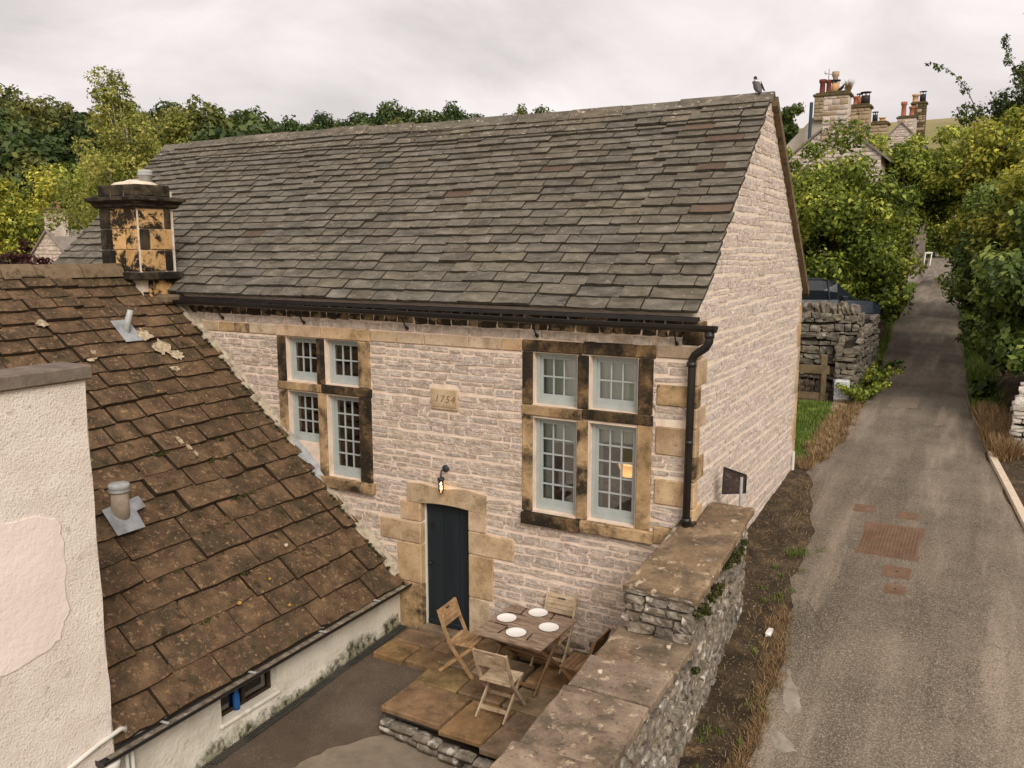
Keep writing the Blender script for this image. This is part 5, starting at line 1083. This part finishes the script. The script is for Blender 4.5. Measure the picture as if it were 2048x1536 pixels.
# dry stone walls beyond the lawn
def drywall(name, label, a, b_, z0f, topf, th, mat, seed, cop=True, hr=(.08, .2), wr=(.16, .5), ends=True):
    a = Vector((*a, 0)); b_ = Vector((*b_, 0)); L_ = (b_ - a).length; u = (b_ - a) / L_; nrm = Vector((-u.y, u.x, 0)); t = thing(name, label, 'wall', (a.x, a.y, z0f(0)))
    z1 = max(topf(0), topf(L_)); z0 = min(z0f(0), z0f(L_)) - .1; v = []
    for s_, zb, zt in ((0, z0, topf(0)), (L_, z0, topf(L_))):
        for k in (-1, 1): p = a + u * s_ + nrm * k * (th / 2 - .05); v += [(p.x, p.y, zb), (p.x, p.y, zt - .16)]
    mk('wall_core', v, [(0, 1, 5, 4), (2, 6, 7, 3), (1, 3, 7, 5), (0, 2, 3, 1), (4, 5, 7, 6)], 'dry_gap', t); items = []
    for k in (-1, 1):
        def em(s_, z, w_, h):
            if z + h * .4 > topf(s_): return
            p = a + u * s_ + nrm * k * (th / 2 - .05 + rng.uniform(-.035, .03)); items.append((M4((p.x, p.y, z), u * w_, nrm * .16, (0, 0, h)) @ Matrix.Rotation(rng.uniform(-.06, .06), 4, 'Y'), mat, w_ * h))
        courses(z0, z1, *hr, lambda z: (0, L_), *wr, [], em, seed=seed + k, gap=.006, wave=.045)
    for s_ in (0, L_):
        def em2(q, z, w_, h):
            if z + h * .4 > topf(s_): return
            p = a + u * s_ + nrm * q; items.append((M4((p.x, p.y, z), u * .14, nrm * w_, (0, 0, h)), mat, w_ * h))
        courses(z0, z1, *hr, lambda z: (-th / 2 + .02, th / 2 - .02), *wr, [], em2, seed=seed + 7, gap=.01)
    if cop:
        s_ = .05
        while s_ < L_:
            w_ = rng.uniform(.1, .2); p = a + u * s_; h = rng.uniform(.24, .36); items.append((M4((p.x, p.y, topf(s_) + h * .38), u * w_, nrm * th * .95, (0, 0, h)) @ Matrix.Rotation(rng.uniform(-.25, .1), 4, 'Y'), mat, w_ * h * 2)); s_ += w_ * .95
    pieces('stone', items, ROUGH, t, 300, 'stones'); return t
drywall('retaining_wall', 'tall dark dry stone wall with upright coping stones behind the gable', (-6.0, 14.6), (.12, 14.6), lambda s_: 1.8, lambda s_: 4.05, .5, 'rubble_dark', 51, hr=(.08, .24), wr=(.16, .55))
drywall('roadside_wall', 'short dry stone wall ending at the lane, in front of the taller wall', (-.05, 13.3), (.1, 16.8), lambda s_: 1.85, lambda s_: 3.3 + .2 * min(s_, 3), .5, 'rubble_dark', 61, cop=False)
struct(B().sheet([[(x, y, 2.95 + .01 * y) for x in (-14, -.3)] for y in (14.7, 26)]).mk('garden_terrace', 'lawn'))
struct(mk('terrace_face', [(-.3, 14.7, 1.5), (-.3, 26, 1.5), (-.3, 26, 3.2), (-.3, 14.7, 3.1)], [(0, 1, 2, 3)], 'soil'))
ft = thing('timber_gate', 'low weathered timber gate against the dark stone wall', 'gate', (-1, 13.3, 1.8))
box('rail', -2.2, -.42, 13.22, 13.27, 2.5, 2.72, 'old_wood', ft); box('rail', -2.2, -.42, 13.22, 13.27, 1.78, 1.98, 'old_wood', ft); box('post', -.66, -.5, 13.28, 13.4, 1.7, 3.0, 'old_wood', ft, .02); box('post', -.6, -.48, 13.18, 13.215, 1.8, 2.5, 'old_wood', ft)
for i in range(12): B().beam((-2.2 + .15 * i, 13.3, 1.95), (-2.2 + .15 * i + rng.uniform(-.08, .08), 13.3, 2.5), .012, .012).mk('rod', 'rust', ft)
pn = box('notice_board', -.24, .14, 12.98, 13.0, 1.86, 2.42, 'notice_panel', None, .004); tag(pn, 'blue and white notice board leaning on the end of the roadside wall', 'sign')
B().box(-.2, .1, 12.972, 12.98, 2.35, 2.39).box(-.2, .1, 12.972, 12.98, 1.9, 1.93).mk('border', 'white_paint', pn)
o = B().tube([(-.86, 30, rz(30) - .2), (-.83, 30, rz(30) + 2.0)], .1, 10).mk('marker_post', 'post_wood'); tag(o, 'pale leaning wooden post beside the lane under the trees', 'post')
kb = thing('kerb', 'pale kerb edge beside the roadside wall and ferns', 'kerb', (.1, 20, 2))
for y in (17.5, 20.2, 22.9): mk('kerb_stone', [(rxl(y) - .25, y, rz(y) - .05), (rxl(y) - .05, y, rz(y) - .05), (rxl(y + 2.6) - .05, y + 2.6, rz(y + 2.6) - .05), (rxl(y + 2.6) - .25, y + 2.6, rz(y + 2.6) - .05), (rxl(y) - .25, y, rz(y) + .1), (rxl(y) - .05, y, rz(y) + .1), (rxl(y + 2.6) - .05, y + 2.6, rz(y + 2.6) + .1), (rxl(y + 2.6) - .25, y + 2.6, rz(y + 2.6) + .1)], [(4, 5, 6, 7), (0, 1, 5, 4), (1, 2, 6, 5), (2, 3, 7, 6), (3, 0, 4, 7)], 'concrete', kb)
wf = thing('white_trestle', 'small white trestle standing by the lane far under the trees', 'trestle', (-3.0, 92, 3.7))
for x in (-3.9, -3.3, -2.7): B().beam((x, 92, rz(92) - .1), (x + .12, 92, rz(92) + 1.3), .12, .1).mk('leg', 'white_paint', wf)
B().beam((-4.0, 92, rz(92) + 1.3), (-2.5, 92, rz(92) + 1.35), .12, .16).mk('rail', 'white_paint', wf)
# dry stone wall on the right
drywall('pale_stone_wall', 'pale dry stone wall with rounded end at the right edge of the lane', (4.0, 9.3), (5.0, 16), lambda s_: 1.6, lambda s_: 2.85 + .12 * s_, .55, 'rubble_pale', 71, cop=False, hr=(.07, .15), wr=(.12, .32))
# car
cr = thing('parked_car', 'dark blue car parked on the terrace behind the stone wall', 'car', (-2.0, 17.9, 3.22), local=True, rotz=R(28))
def loftx(secs, mat, name, parent):
    b = B(); n = len(secs[0])
    for s_ in secs: b.v += s_
    for i in range(len(secs) - 1):
        for k in range(n): b.f.append((i * n + k, i * n + (k + 1) % n, (i + 1) * n + (k + 1) % n, (i + 1) * n + k))
    b.f.append(tuple(reversed(range(n)))); b.f.append(tuple((len(secs) - 1) * n + k for k in range(n))); return b.mk(name, mat, parent, False)
def ring(x, w_, z0, z1): return [(x, -w_, z0), (x, -w_ * 1.02, (z0 + z1) / 2), (x, -w_ * .93, z1), (x, w_ * .93, z1), (x, w_ * 1.02, (z0 + z1) / 2), (x, w_, z0)]
loftx([ring(-2.1, .78, .35, .8), ring(-1.95, .86, .25, .95), ring(-.8, .88, .22, 1.0), ring(.9, .88, .22, 1.0), ring(1.85, .86, .25, .95), ring(2.1, .78, .35, .8)], 'car_paint', 'body', cr)
loftx([ring(-1.95, .8, .95, 1.0), ring(-1.6, .78, .96, 1.5), ring(-1.0, .76, .96, 1.62), ring(.3, .76, .96, 1.62), ring(.75, .76, .96, 1.5), ring(1.35, .8, .95, 1.0)], 'car_glass', 'cabin', cr)
loftx([ring(-1.62, .70, 1.5, 1.56), ring(-1.0, .73, 1.6, 1.655), ring(.3, .73, 1.6, 1.655), ring(.72, .7, 1.49, 1.54)], 'car_paint', 'roof_panel', cr)
for x in (-.35, .5, -1.2):
    for s_ in (-1, 1): B().beam((x, .81 * s_, .98), (x - .04, .735 * s_, 1.6), .06, .03, (1, 0, 0)).mk('pillar', 'car_paint', cr)
for x in (-1.35, 1.35):
    for s_ in (-1, 1):
        wl = B().lathe((x, s_ * .8, .32), [(.2, -.09), (.32, -.09), (.32, .09), (.2, .09)], 20, 'y').mk('wheel', 'rubber', cr, True); B().lathe((x, s_ * .84, .32), [(.0, -.04), (.2, -.06), (.2, .06), (.0, .05)], 14, 'y').mk('rim', 'galvanised', wl)
for s_ in (-1, 1): box('headlight', 2.0, 2.11, s_ * .6 - .14, s_ * .6 + .14, .62, .76, 'white_plastic', cr, .02); box('mirror', .85, 1.0, s_ * .98 - .09, s_ * .98 + .09, 1.0, 1.13, 'car_paint', cr, .02)

# ------------------------------------------------------------------ far houses
def pot(x, y, z, h, r_, mat, parent, kind=0):
    if kind == 0: pr = [(r_ * 1.1, 0), (r_ * .85, h * .15), (r_ * .8, h * .75), (r_ * 1.1, h * .8), (r_ * 1.1, h), (r_ * .7, h)]
    else: pr = [(r_, 0), (r_ * .95, h * .75), (r_ * .9, h * .76), (r_ * .3, h * .78)]
    o = B().lathe((x, y, z), pr, 12).mk('chimney_pot', mat, parent, True)
    if kind:
        b = B().lathe((x, y, z + h * 1.0), [(r_ * 1.25, 0), (r_ * 1.25, .03), (0, .05)], 12)
        for a in range(4): b.tube([(x + r_ * .8 * math.cos(a * 1.57), y + r_ * .8 * math.sin(a * 1.57), z + h * .7), (x + r_ * .8 * math.cos(a * 1.57), y + r_ * .8 * math.sin(a * 1.57), z + h)], .015, 4)
        b.mk('cowl', 'pot_black', o)
def stack(x0, x1, y0_, y1_, z0, z1, parent, mat='far_stone', pots=()):
    c = B().box(x0, x1, y0_, y1_, z0, z1).mk('chimney', mat, parent); box('cap', x0 - .08, x1 + .08, y0_ - .08, y1_ + .08, z1 - .06, z1 + .06, 'moss_cap', c, .02); box('flaunching', x0 + .02, x1 - .02, y0_ + .02, y1_ - .02, z1 + .06, z1 + .14, 'moss_cap', c, .05)
    items = []
    courses(z0, z1 - .08, .14, .26, lambda z: (x0, x1), .2, .5, [], lambda a, z, w_, h: items.append((M4((a, y0_, z), (w_, 0, 0), (0, .06, 0), (0, 0, h)), mat if rng.random() < .7 else 'far_ashlar', w_ * h)), seed=int(x0 * 31) % 97, gap=.025, wave=0)
    pieces('stone', items, BLOCK, c, 60); 
    for p in pots: pot(p[0], p[1], z1 + .1, *p[2:5], c, p[5] if len(p) > 5 else 0)
    return c
def far_house(label, xa, half, y0_, y1_, eave, apex, base, roofmat='far_slate', wall='far_stone'):
    h = thing('stone_cottage', label, 'house', (xa, (y0_ + y1_) / 2, base)); v = [(xa - half, y0_, base), (xa + half, y0_, base), (xa + half, y0_, eave), (xa, y0_, apex), (xa - half, y0_, eave)]
    mk('wall', v + [(x, y1_, z) for x, y, z in v], [(0, 1, 2, 3, 4), (9, 8, 7, 6, 5), (0, 4, 9, 5), (1, 6, 7, 2)], wall, h)
    k = (apex - eave) / half; r_ = B()
    for s_ in (-1, 1):
        q = [(xa, y0_ - .12, apex + .02), (xa + s_ * (half + .25), y0_ - .12, eave - .25 * k + .02), (xa + s_ * (half + .25), y1_ + .1, eave - .25 * k + .02), (xa, y1_ + .1, apex + .02)]; r_.add(q + [(x, y, z + .1) for x, y, z in q], [(0, 1, 2, 3), (7, 6, 5, 4), (0, 4, 5, 1), (1, 5, 6, 2), (2, 6, 7, 3)])
    rr_ = r_.mk('roof', roofmat, h); items = []
    def sp(z):
        if z < eave: return (xa - half, xa + half)
        d = (apex - z) / k; return (xa - d, xa + d)
    courses(max(base, eave - 4), apex - .1, .14, .24, sp, .25, .6, [], lambda a, z, w_, hh: items.append((M4((a, y0_, z), (w_, 0, 0), (0, .05, 0), (0, 0, hh)), wall, w_ * hh)), seed=int(half * 17 + y0_), gap=.03, wave=.02)
    pieces('wall_stone', items, STONE, h, 300, 'wall_stones'); return h
h1 = far_house('stone cottage with tall broad chimney stack rising above the big bush', -3.15, 1.9, 29.0, 34, 9.6, 11.15, 1.5)
c1 = stack(-3.66, -2.66, 28.9, 29.7, 10.3, 12.2, h1, pots=[(-3.28, 29.3, .5, .17, 'terracotta_pale', 1)])
o = blades('grass_tuft', [(-2.74, 29.2, 12.3, .1)], 350, .4, 'dry_blade', 77); stuff(o)
bird('crow', 'black crow perched on the tallest cottage chimney', (-3.0, 29.1, 12.3), .95, 'crow_black', 'crow_black', None, R(-60))
h2 = far_house('stone cottage behind, with orange and black pots on its chimney', -3.2, 1.8, 33.95, 38, 9.6, 11.1, 1.5)
stack(-3.32, -2.43, 33.9, 34.6, 10.2, 12.35, h2, 'far_ashlar', [(-3.1, 34.2, .42, .14, 'terracotta'), (-2.95, 34.2, .5, .12, 'terracotta', 1), (-2.68, 34.2, .55, .2, 'pot_black', 1)])
stack(-2.92, -2.1, 38.4, 39.1, 10.2, 12.1, h2, 'far_ashlar', [(-2.75, 38.7, .5, .13, 'pot_black', 1), (-2.4, 38.7, .22, .16, 'terracotta_pale')])
h0 = thing('rendered_house', 'grey rendered house with brick stack and red pots behind the cottages', 'house', (-6, 42, 2))
mk('wall', [(-9.5, 39.6, 2), (-4.6, 39.6, 2), (-4.6, 39.6, 13.1), (-5.7, 39.6, 13.1), (-9.5, 39.6, 9.2), (-9.5, 44, 2), (-4.6, 44, 2), (-4.6, 44, 13.1), (-5.7, 44, 13.1), (-9.5, 44, 9.2)], [(0, 1, 2, 3, 4), (1, 6, 7, 2), (2, 7, 8, 3), (3, 8, 9, 4)], 'far_render', h0)
stack(-5.95, -4.9, 39.4, 40.1, 12.6, 13.9, h0, 'far_ashlar', [(-5.62, 39.7, .75, .17, 'terracotta_dark'), (-5.3, 39.7, .7, .15, 'terracotta_dark'), (-4.98, 39.7, 1.1, .17, 'far_ashlar')])
B().tube([(-5.35, 39.8, 13.9), (-5.35, 39.8, 15.3)], .025, 5).tube([(-5.6, 39.8, 15.1), (-5.0, 39.8, 14.95)], .02, 4).tube([(-5.55, 39.7, 15.2), (-5.5, 39.9, 15.0)], .015, 4).mk('aerial', 'galvanised', h0)
o = B().tube([(-6.1, 39.0, 2), (-6.02, 39.0, 13.5)], .09, 8).mk('pole', 'blue_post'); tag(o, 'tall slim blue grey pole in front of the rendered house', 'pole')
h4 = far_house('farther stone cottage gable right of the tall chimneys', -3.4, 1.75, 59.4, 66, 12.9, 14.72, 2)
stack(-3.75, -2.5, 59.8, 60.7, 14.0, 15.15, h4, pots=[(-3.4, 60.2, 1.05, .2, 'terracotta'), (-2.85, 60.2, .68, .19, 'terracotta')]); stack(-3.1, -2.1, 62.6, 63.4, 13, 16.5, h4, 'moss_cap', [(-2.9, 63, .6, .24, 'terracotta_pale'), (-2.4, 63, .75, .22, 'pot_black', 1)])
hl = far_house('pale stone cottage with two chimney pots at far left', -35.9, 3.0, 14.5, 22, 4.0, 6.55, -2)
stack(-36.25, -35.5, 14.6, 15.3, 6.2, 7.5, hl, pots=[(-36.0, 15, .3, .13, 'pot_black'), (-35.7, 15, .32, .12, 'terracotta')])

# ------------------------------------------------------------------ trees and shrubs
shrub('broadleaf_tree', 'big bright green leafy tree beside the lane behind the gable', 'tree', (-1.95, 22.6, 6.0), (2.7, 2.5, 3.2), 60000, .15, 'leaf_mid', 1, .66, 170, (-1.9, 22.8, 2.4))
shrub('broadleaf_tree', 'leafy tree overhanging the far end of the lane', 'tree', (.3, 33, 8.4), (2.7, 2.8, 2.6), 38000, .17, 'leaf_mid', 2, .62, 110, (-1.7, 33.4, 2.3))
shrub('hedge_shrub', 'low leafy shrub spilling towards the lane under the big tree', 'shrub', (-1.45, 24, 3.4), (1.05, 3.6, 1.35), 20000, .13, 'leaf_mid', 3, .4, 80, (-1.2, 24, 2.1))
shrub('hedge_shrub', 'narrow hedge along the left of the lane beyond the post', 'shrub', (-2.7, 42, 4.6), (1.0, 9, 2.4), 16000, .18, 'leaf_mid', 4, .6, 80, (-1.9, 42, 2.5))
shrub('hedge_shrub', 'small yellowish shrub beside the roof ridge gable end', 'shrub', (-4.7, 26, 8.3), (1.1, 1.2, 1.5), 9000, .13, 'leaf_mid', 5, .35, 50, (-4.7, 26, 3))
shrub('conifer', 'dark green conifer peeping above the gable beside the roof', 'tree', (-8.1, 42.5, 11.5), (1.0, 1.0, 2.9), 9000, .2, 'leaf_dark', 6, .4, 60, (-8.1, 42.5, 2))
# right of the lane
shrub('hedge_shrub', 'large leaved dark hedge close to the lane at the right edge', 'shrub', (4.45, 14.6, 4.3), (1.35, 3.2, 2.7), 34000, .17, 'leaf_hedge', 11, .5, 110, (4.6, 14.6, 2.1), aspect=.7)
shrub('hedge_shrub', 'dense green hedge lining the right of the lane farther up', 'shrub', (3.6, 22.5, 5.1), (1.45, 5.2, 3.1), 40000, .16, 'leaf_hedge', 12, .55, 120, (3.75, 22.5, 2.2))
shrub('hedge_shrub', 'yellow green elder bush above the right hedge', 'shrub', (4.3, 17.2, 6.5), (1.3, 2.6, 1.6), 20000, .14, 'leaf_yellow', 13, .4, 90, (4.4, 17.2, 2.4))
shrub('hedge_shrub', 'bush leaning over the lane from the right, far up', 'shrub', (3.9, 38, 6.6), (2.2, 4.5, 3.6), 30000, .19, 'leaf_mid', 14, .65, 110, (3.3, 38, 2.5))
shrub('broadleaf_tree', 'yellow tipped green tree behind the right hedge', 'tree', (3.7, 29.5, 8.6), (2.2, 2.6, 2.6), 28000, .17, 'leaf_yellow', 15, .55, 110, (3.9, 29.5, 3))
shrub('broadleaf_tree', 'tall dark tree with arching sprays at the top right corner', 'tree', (7.6, 56, 13.0), (6.2, 5, 5.6), 40000, .24, 'leaf_dark', 16, .9, 150, (8.5, 56, 3.5))
shrub('hedge_shrub', 'ivy covered hedge between the cottage wall and the lane', 'shrub', (-1.0, 27.2, 4.9), (.75, 3.4, 2.8), 26000, .14, 'leaf_mid', 18, .45, 100, (-1.0, 27.2, 2.2))
shrub('hedge_shrub', 'tall ivy mass against the second cottage beside the lane', 'shrub', (-1.15, 33.6, 5.2), (.7, 2.8, 3.0), 18000, .15, 'leaf_hedge', 20, .5, 80, (-1.15, 33.6, 2.3))
shrub('hedge_shrub', 'distant shrubs closing the far end of the lane', 'shrub', (-5, 112, 7.0), (7, 3, 4.2), 9000, .4, 'leaf_mid', 19, 1.2, 60, (-5, 112, 3.5))
t = thing('rose_spray', 'long arching leafy sprays against the sky, top right', 'branch', (3, 50, 15)); b = B(); cl = []
for (p, q, r_) in (((1.6, 49, 13.8), (.6, 49, 16.4), (-1.2, 49, 16.9)), ((4.0, 49, 15.4), (2.6, 49, 16.8), (2.9, 49, 17.9)), ((4.6, 49, 16), (4.4, 49, 17.8), (3.9, 49, 19.2))):
    P_ = [Vector(p).lerp(Vector(q), s_).lerp(Vector(q).lerp(Vector(r_), s_), s_) for s_ in [i / 10 for i in range(11)]]; b.tube(P_, [.03 - .0025 * i for i in range(11)], 5)
    for P2 in P_[2:]: cl.append((P2.x + rng.uniform(-.15, .15), P2.y, P2.z - .12, rng.uniform(.1, .34), rng.uniform(-.2, .1)))
b.mk('stem', 'bark', t); leaf_cloud('leaves', cl, 620, .18, 'leaf_dark', t, seed=17, droop=.8)
# left side
t = thing('birch_tree', 'feathery pale green birch rising above the roof behind the chimney', 'tree', (-23.8, 9.6, 0)); cl = crown((-23.6, 10, 7.4), (2.6, 2.4, 2.9), 60, .55, 21, .3)
for i in range(60): s_ = rng.random(); cl.append((-24.0 - .35 * s_ * 2.3 + rng.uniform(-.8, .8) * (1.15 - s_), 10.2 + rng.uniform(-.7, .7), 8.2 + 3.7 * s_, .5 * (1.1 - .5 * s_), rng.uniform(-.2, .2)))
for i in range(24): s_ = rng.random(); cl.append((-22.2 + .4 * s_ + rng.uniform(-.5, .5) * (1.1 - s_), 10.6, 8.2 + 2.2 * s_, .4, rng.uniform(-.2, .2)))
leaf_cloud('crown', cl, 26000, .11, 'leaf_birch', t, seed=22, droop=.6); limbs((-23.3, 9.8, 0), (-24.1, 10.2, 10.4), cl, .09, 23, 34, 'birch_bark', t)
shrub('birch_tree', 'smaller pale birch right of the tall one, above the roof slope', 'tree', (-21.5, 16.5, 7.6), (2.6, 2, 2.0), 8000, .13, 'leaf_birch', 24, .45, 60, (-21.5, 16.5, 0), bark='birch_bark')
shrub('broadleaf_tree', 'light green tree behind the stone chimney', 'tree', (-39.5, 21.5, 6.2), (4.4, 3, 4.2), 22000, .2, 'leaf_birch', 25, .8, 100, (-39.5, 21.5, -1))
shrub('broadleaf_tree', 'yellow green tree at the far left edge', 'tree', (-44.5, 19.5, 6.4), (4.6, 3.4, 3.6), 18000, .22, 'leaf_yellow', 26, .8, 100, (-44.5, 19.5, -1.5))
shrub('broadleaf_tree', 'mid green tree between the left edge and the birch', 'tree', (-50, 29, 8.6), (5.4, 4, 3.8), 16000, .26, 'leaf_mid', 27, .9, 100, (-50, 29, -1.5))
shrub('copper_shrub', 'dark purple leaved shrub in front of the far left cottage', 'shrub', (-21.4, 4.4, 4.75), (1.15, 1.1, 1.2), 6000, .12, 'leaf_purple', 28, .26, 50, (-21.4, 4.4, 0))
# the wood on the far hillside: one crown per tree, a few shared shapes
protos = []
for k in range(6):
    r_ = random.Random(900 + k); rad = (r_.uniform(4.2, 5.6), r_.uniform(4.2, 5.6), r_.uniform(4.4, 6)); cl = crown((0, 0, 7.5), rad, 90, 1.5, 40 + k, .55, -.6)
    ob_ = leaf_cloud('crown', cl, 9000, .62, ('leaf_wood', 'leaf_wood', 'leaf_wood_olive', 'leaf_wood', 'leaf_wood_olive', 'leaf_wood')[k], None, seed=50 + k, up=.5); tr = limbs((0, 0, 0), (0, 0, 9), cl, .35, k, 8)
    protos.append((ob_.data, tr.data)); bpy.data.objects.remove(ob_); bpy.data.objects.remove(tr)
def wood_tree(x, y, s_, k, label, group):
    t = bpy.data.objects.new('woodland_tree', None); COL.objects.link(t); t.location = (x, y, tz(x, y) - .3); t.scale = (s_, s_, s_ * rng.uniform(.9, 1.15)); t.rotation_euler = (0, 0, rng.uniform(0, 6.28)); t['label'] = label; t['category'] = 'tree'; t['group'] = group
    for nm, me in zip(('crown', 'trunk'), protos[k]): o = bpy.data.objects.new(nm, me); COL.objects.link(o); o.parent = t
def polar(px, d): th = math.atan((px - 1024) / 1700); dx = FW * d + RT * (d * math.tan(th)); return CAM.x + dx.x, CAM.y + dx.y
for row, (d, n, lo, hi) in enumerate([(82, 16, -120, 560), (100, 18, -140, 700), (120, 20, -160, 860), (142, 22, -180, 1010), (166, 24, -200, 1090)]):
    for i in range(n):
        px = lo + (hi - lo) * (i + rng.uniform(.1, .9)) / n; x, y = polar(px, d * rng.uniform(.95, 1.06)); wood_tree(x, y, rng.uniform(.75, 1.15) * (1 - .25 * max(0, (px - 500) / 600)), rng.randrange(6), 'rounded dark green tree in the wood on the far hillside', 'trees of the far hillside wood')
for i in range(30): px = 430 + 560 * (i + rng.uniform(.1, .9)) / 30; x, y = polar(px, 172 + rng.uniform(-5, 5)); wood_tree(x, y, rng.uniform(.62, .85), rng.randrange(6), 'rounded dark green tree in the wood on the far hillside', 'trees of the far hillside wood')
x, y = polar(962, 150); wood_tree(x, y, 1.0, 0, 'lone dark tree standing up on the skyline left of the ridge', 'skyline trees')

# ------------------------------------------------------------------ grasses and ferns
pts = []
for y in np.arange(-6, 6, .05):
    a = .62 if y < .7 else .06; c = rxl(y)
    for _ in range(2):
        if c - a > .08 and rng.random() < .8: x = rng.uniform(a + .03, c + .02); pts.append((x, y, rz(y), .07))
o = blades('dry_grass', pts, 1900, .06, 'dry_blade', 5, 1.3, .003, lambda x, y: rz(y)); stuff(o); o['label'] = 'dry straw coloured grass on the verge along the garden wall'
pts = [(rxl(y) + rng.uniform(-.2, .05), y, 0, .08) for y in np.arange(-2.6, .9, .03)]; o = blades('dry_grass', pts, 4500, .07, 'dry_blade', 6, 1.3, .003, lambda x, y: rz(y)); stuff(o); o['label'] = 'pale dry grass fringe at the edge of the lane'
pts = [(rng.uniform(.0, .75), y, 0, .12) for y in np.arange(6.7, 13, .04)]; pts = [p for p in pts if p[0] < rxl(p[1]) + .05]; o = blades('dry_grass', pts, 7000, .13, 'dry_blade', 7, .8, .006, lambda x, y: rz(y)); stuff(o); o['label'] = 'dry tufts beside the path behind the gable'
pts = [(rng.uniform(-1.6, -.05), rng.uniform(6.9, 12.8), 0, .2) for _ in range(200)]; o = blades('lawn_grass', pts, 16000, .1, 'green_blade', 8, .6, .008, lambda x, y: rz(y)); stuff(o); o['label'] = 'short green lawn grass behind the gable'
pts = [(rng.uniform(.66, 1.2), rng.uniform(-4, 3), 0, abs(rng.gauss(.02, .07))) for y in range(34)]; o = blades('green_grass', pts, 1100, .07, 'green_blade', 9, .7, .005, lambda x, y: rz(y)); stuff(o); o['label'] = 'small green tufts in the dry verge'
pts = [(rxr(y) + rng.uniform(.05, .55), y, 0, .12) for y in np.arange(8.8, 12.6, .03)]; o = blades('dry_grass', pts, 9000, .34, 'dry_blade', 10, .6, .007, lambda x, y: rz(y) + .03); stuff(o); o['label'] = 'tall rusty dry grass beside the pale stone wall'
pts = [(rxr(y) + rng.uniform(-.02, .5), y, 0, .15) for y in np.arange(12.6, 40, .06)]; o = blades('verge_plants', pts, 9000, .35, 'green_blade', 12, .7, .012, lambda x, y: rz(y)); stuff(o); o['label'] = 'green weeds along the right edge of the lane'
pts = [(rxl(y) + rng.uniform(-.5, .02), y, 0, .15) for y in np.arange(17, 60, .06)]; o = blades('verge_plants', pts, 9000, .3, 'green_blade', 13, .7, .012, lambda x, y: rz(y)); stuff(o); o['label'] = 'weeds along the left edge of the lane under the trees'
def fern(c, n, ln_, label, seed, mat='leaf_mid'):
    t = thing('fern', label, 'plant', c); r_ = random.Random(seed); cl = []; b = B()
    for i in range(n):
        a = r_.uniform(0, 6.28); l_ = ln_ * r_.uniform(.6, 1.2); P_ = [(c[0] + math.cos(a) * l_ * s_ * .7, c[1] + math.sin(a) * l_ * s_ * .7, c[2] + l_ * (1.1 * s_ - .5 * s_ * s_)) for s_ in [q / 6 for q in range(7)]]; b.tube(P_, .008, 4); cl += [(*p, .09, r_.uniform(-.2, .2)) for p in P_[1:]]
    b.mk('stem', 'bark', t); leaf_cloud('leaves', cl, n * 110, .09, mat, t, seed=seed, droop=.3)
fern((.42, 14.2, 1.9), 14, 1.0, 'leafy weed growing from the base of the roadside wall', 1); fern((.4, 12.9, 1.85), 10, .6, 'low green weed in front of the roadside wall end', 2); fern((.5, 15.6, 1.95), 12, 1.1, 'tall fern leaning over the lane edge behind the weeds', 3, 'leaf_dark'); fern((.52, 13.6, 1.85), 9, .7, 'bushy weed at the lane edge below the roadside wall', 4)
cl = [(.6 + rng.uniform(0, .06), rng.uniform(-1.7, .3), 0, .05, 0) for _ in range(22)]; cl = [(x, y, gtop(y) - .12 - abs(rng.gauss(0, .12)), r_, q) for x, y, _, r_, q in cl]
o = leaf_cloud('wall_moss', cl, 2600, .03, 'moss', None, seed=61, aspect=.8); stuff(o); o['label'] = 'moss growing on the road face of the garden wall'
for o in bpy.data.objects:
    if '_root' in o: del o['_root']
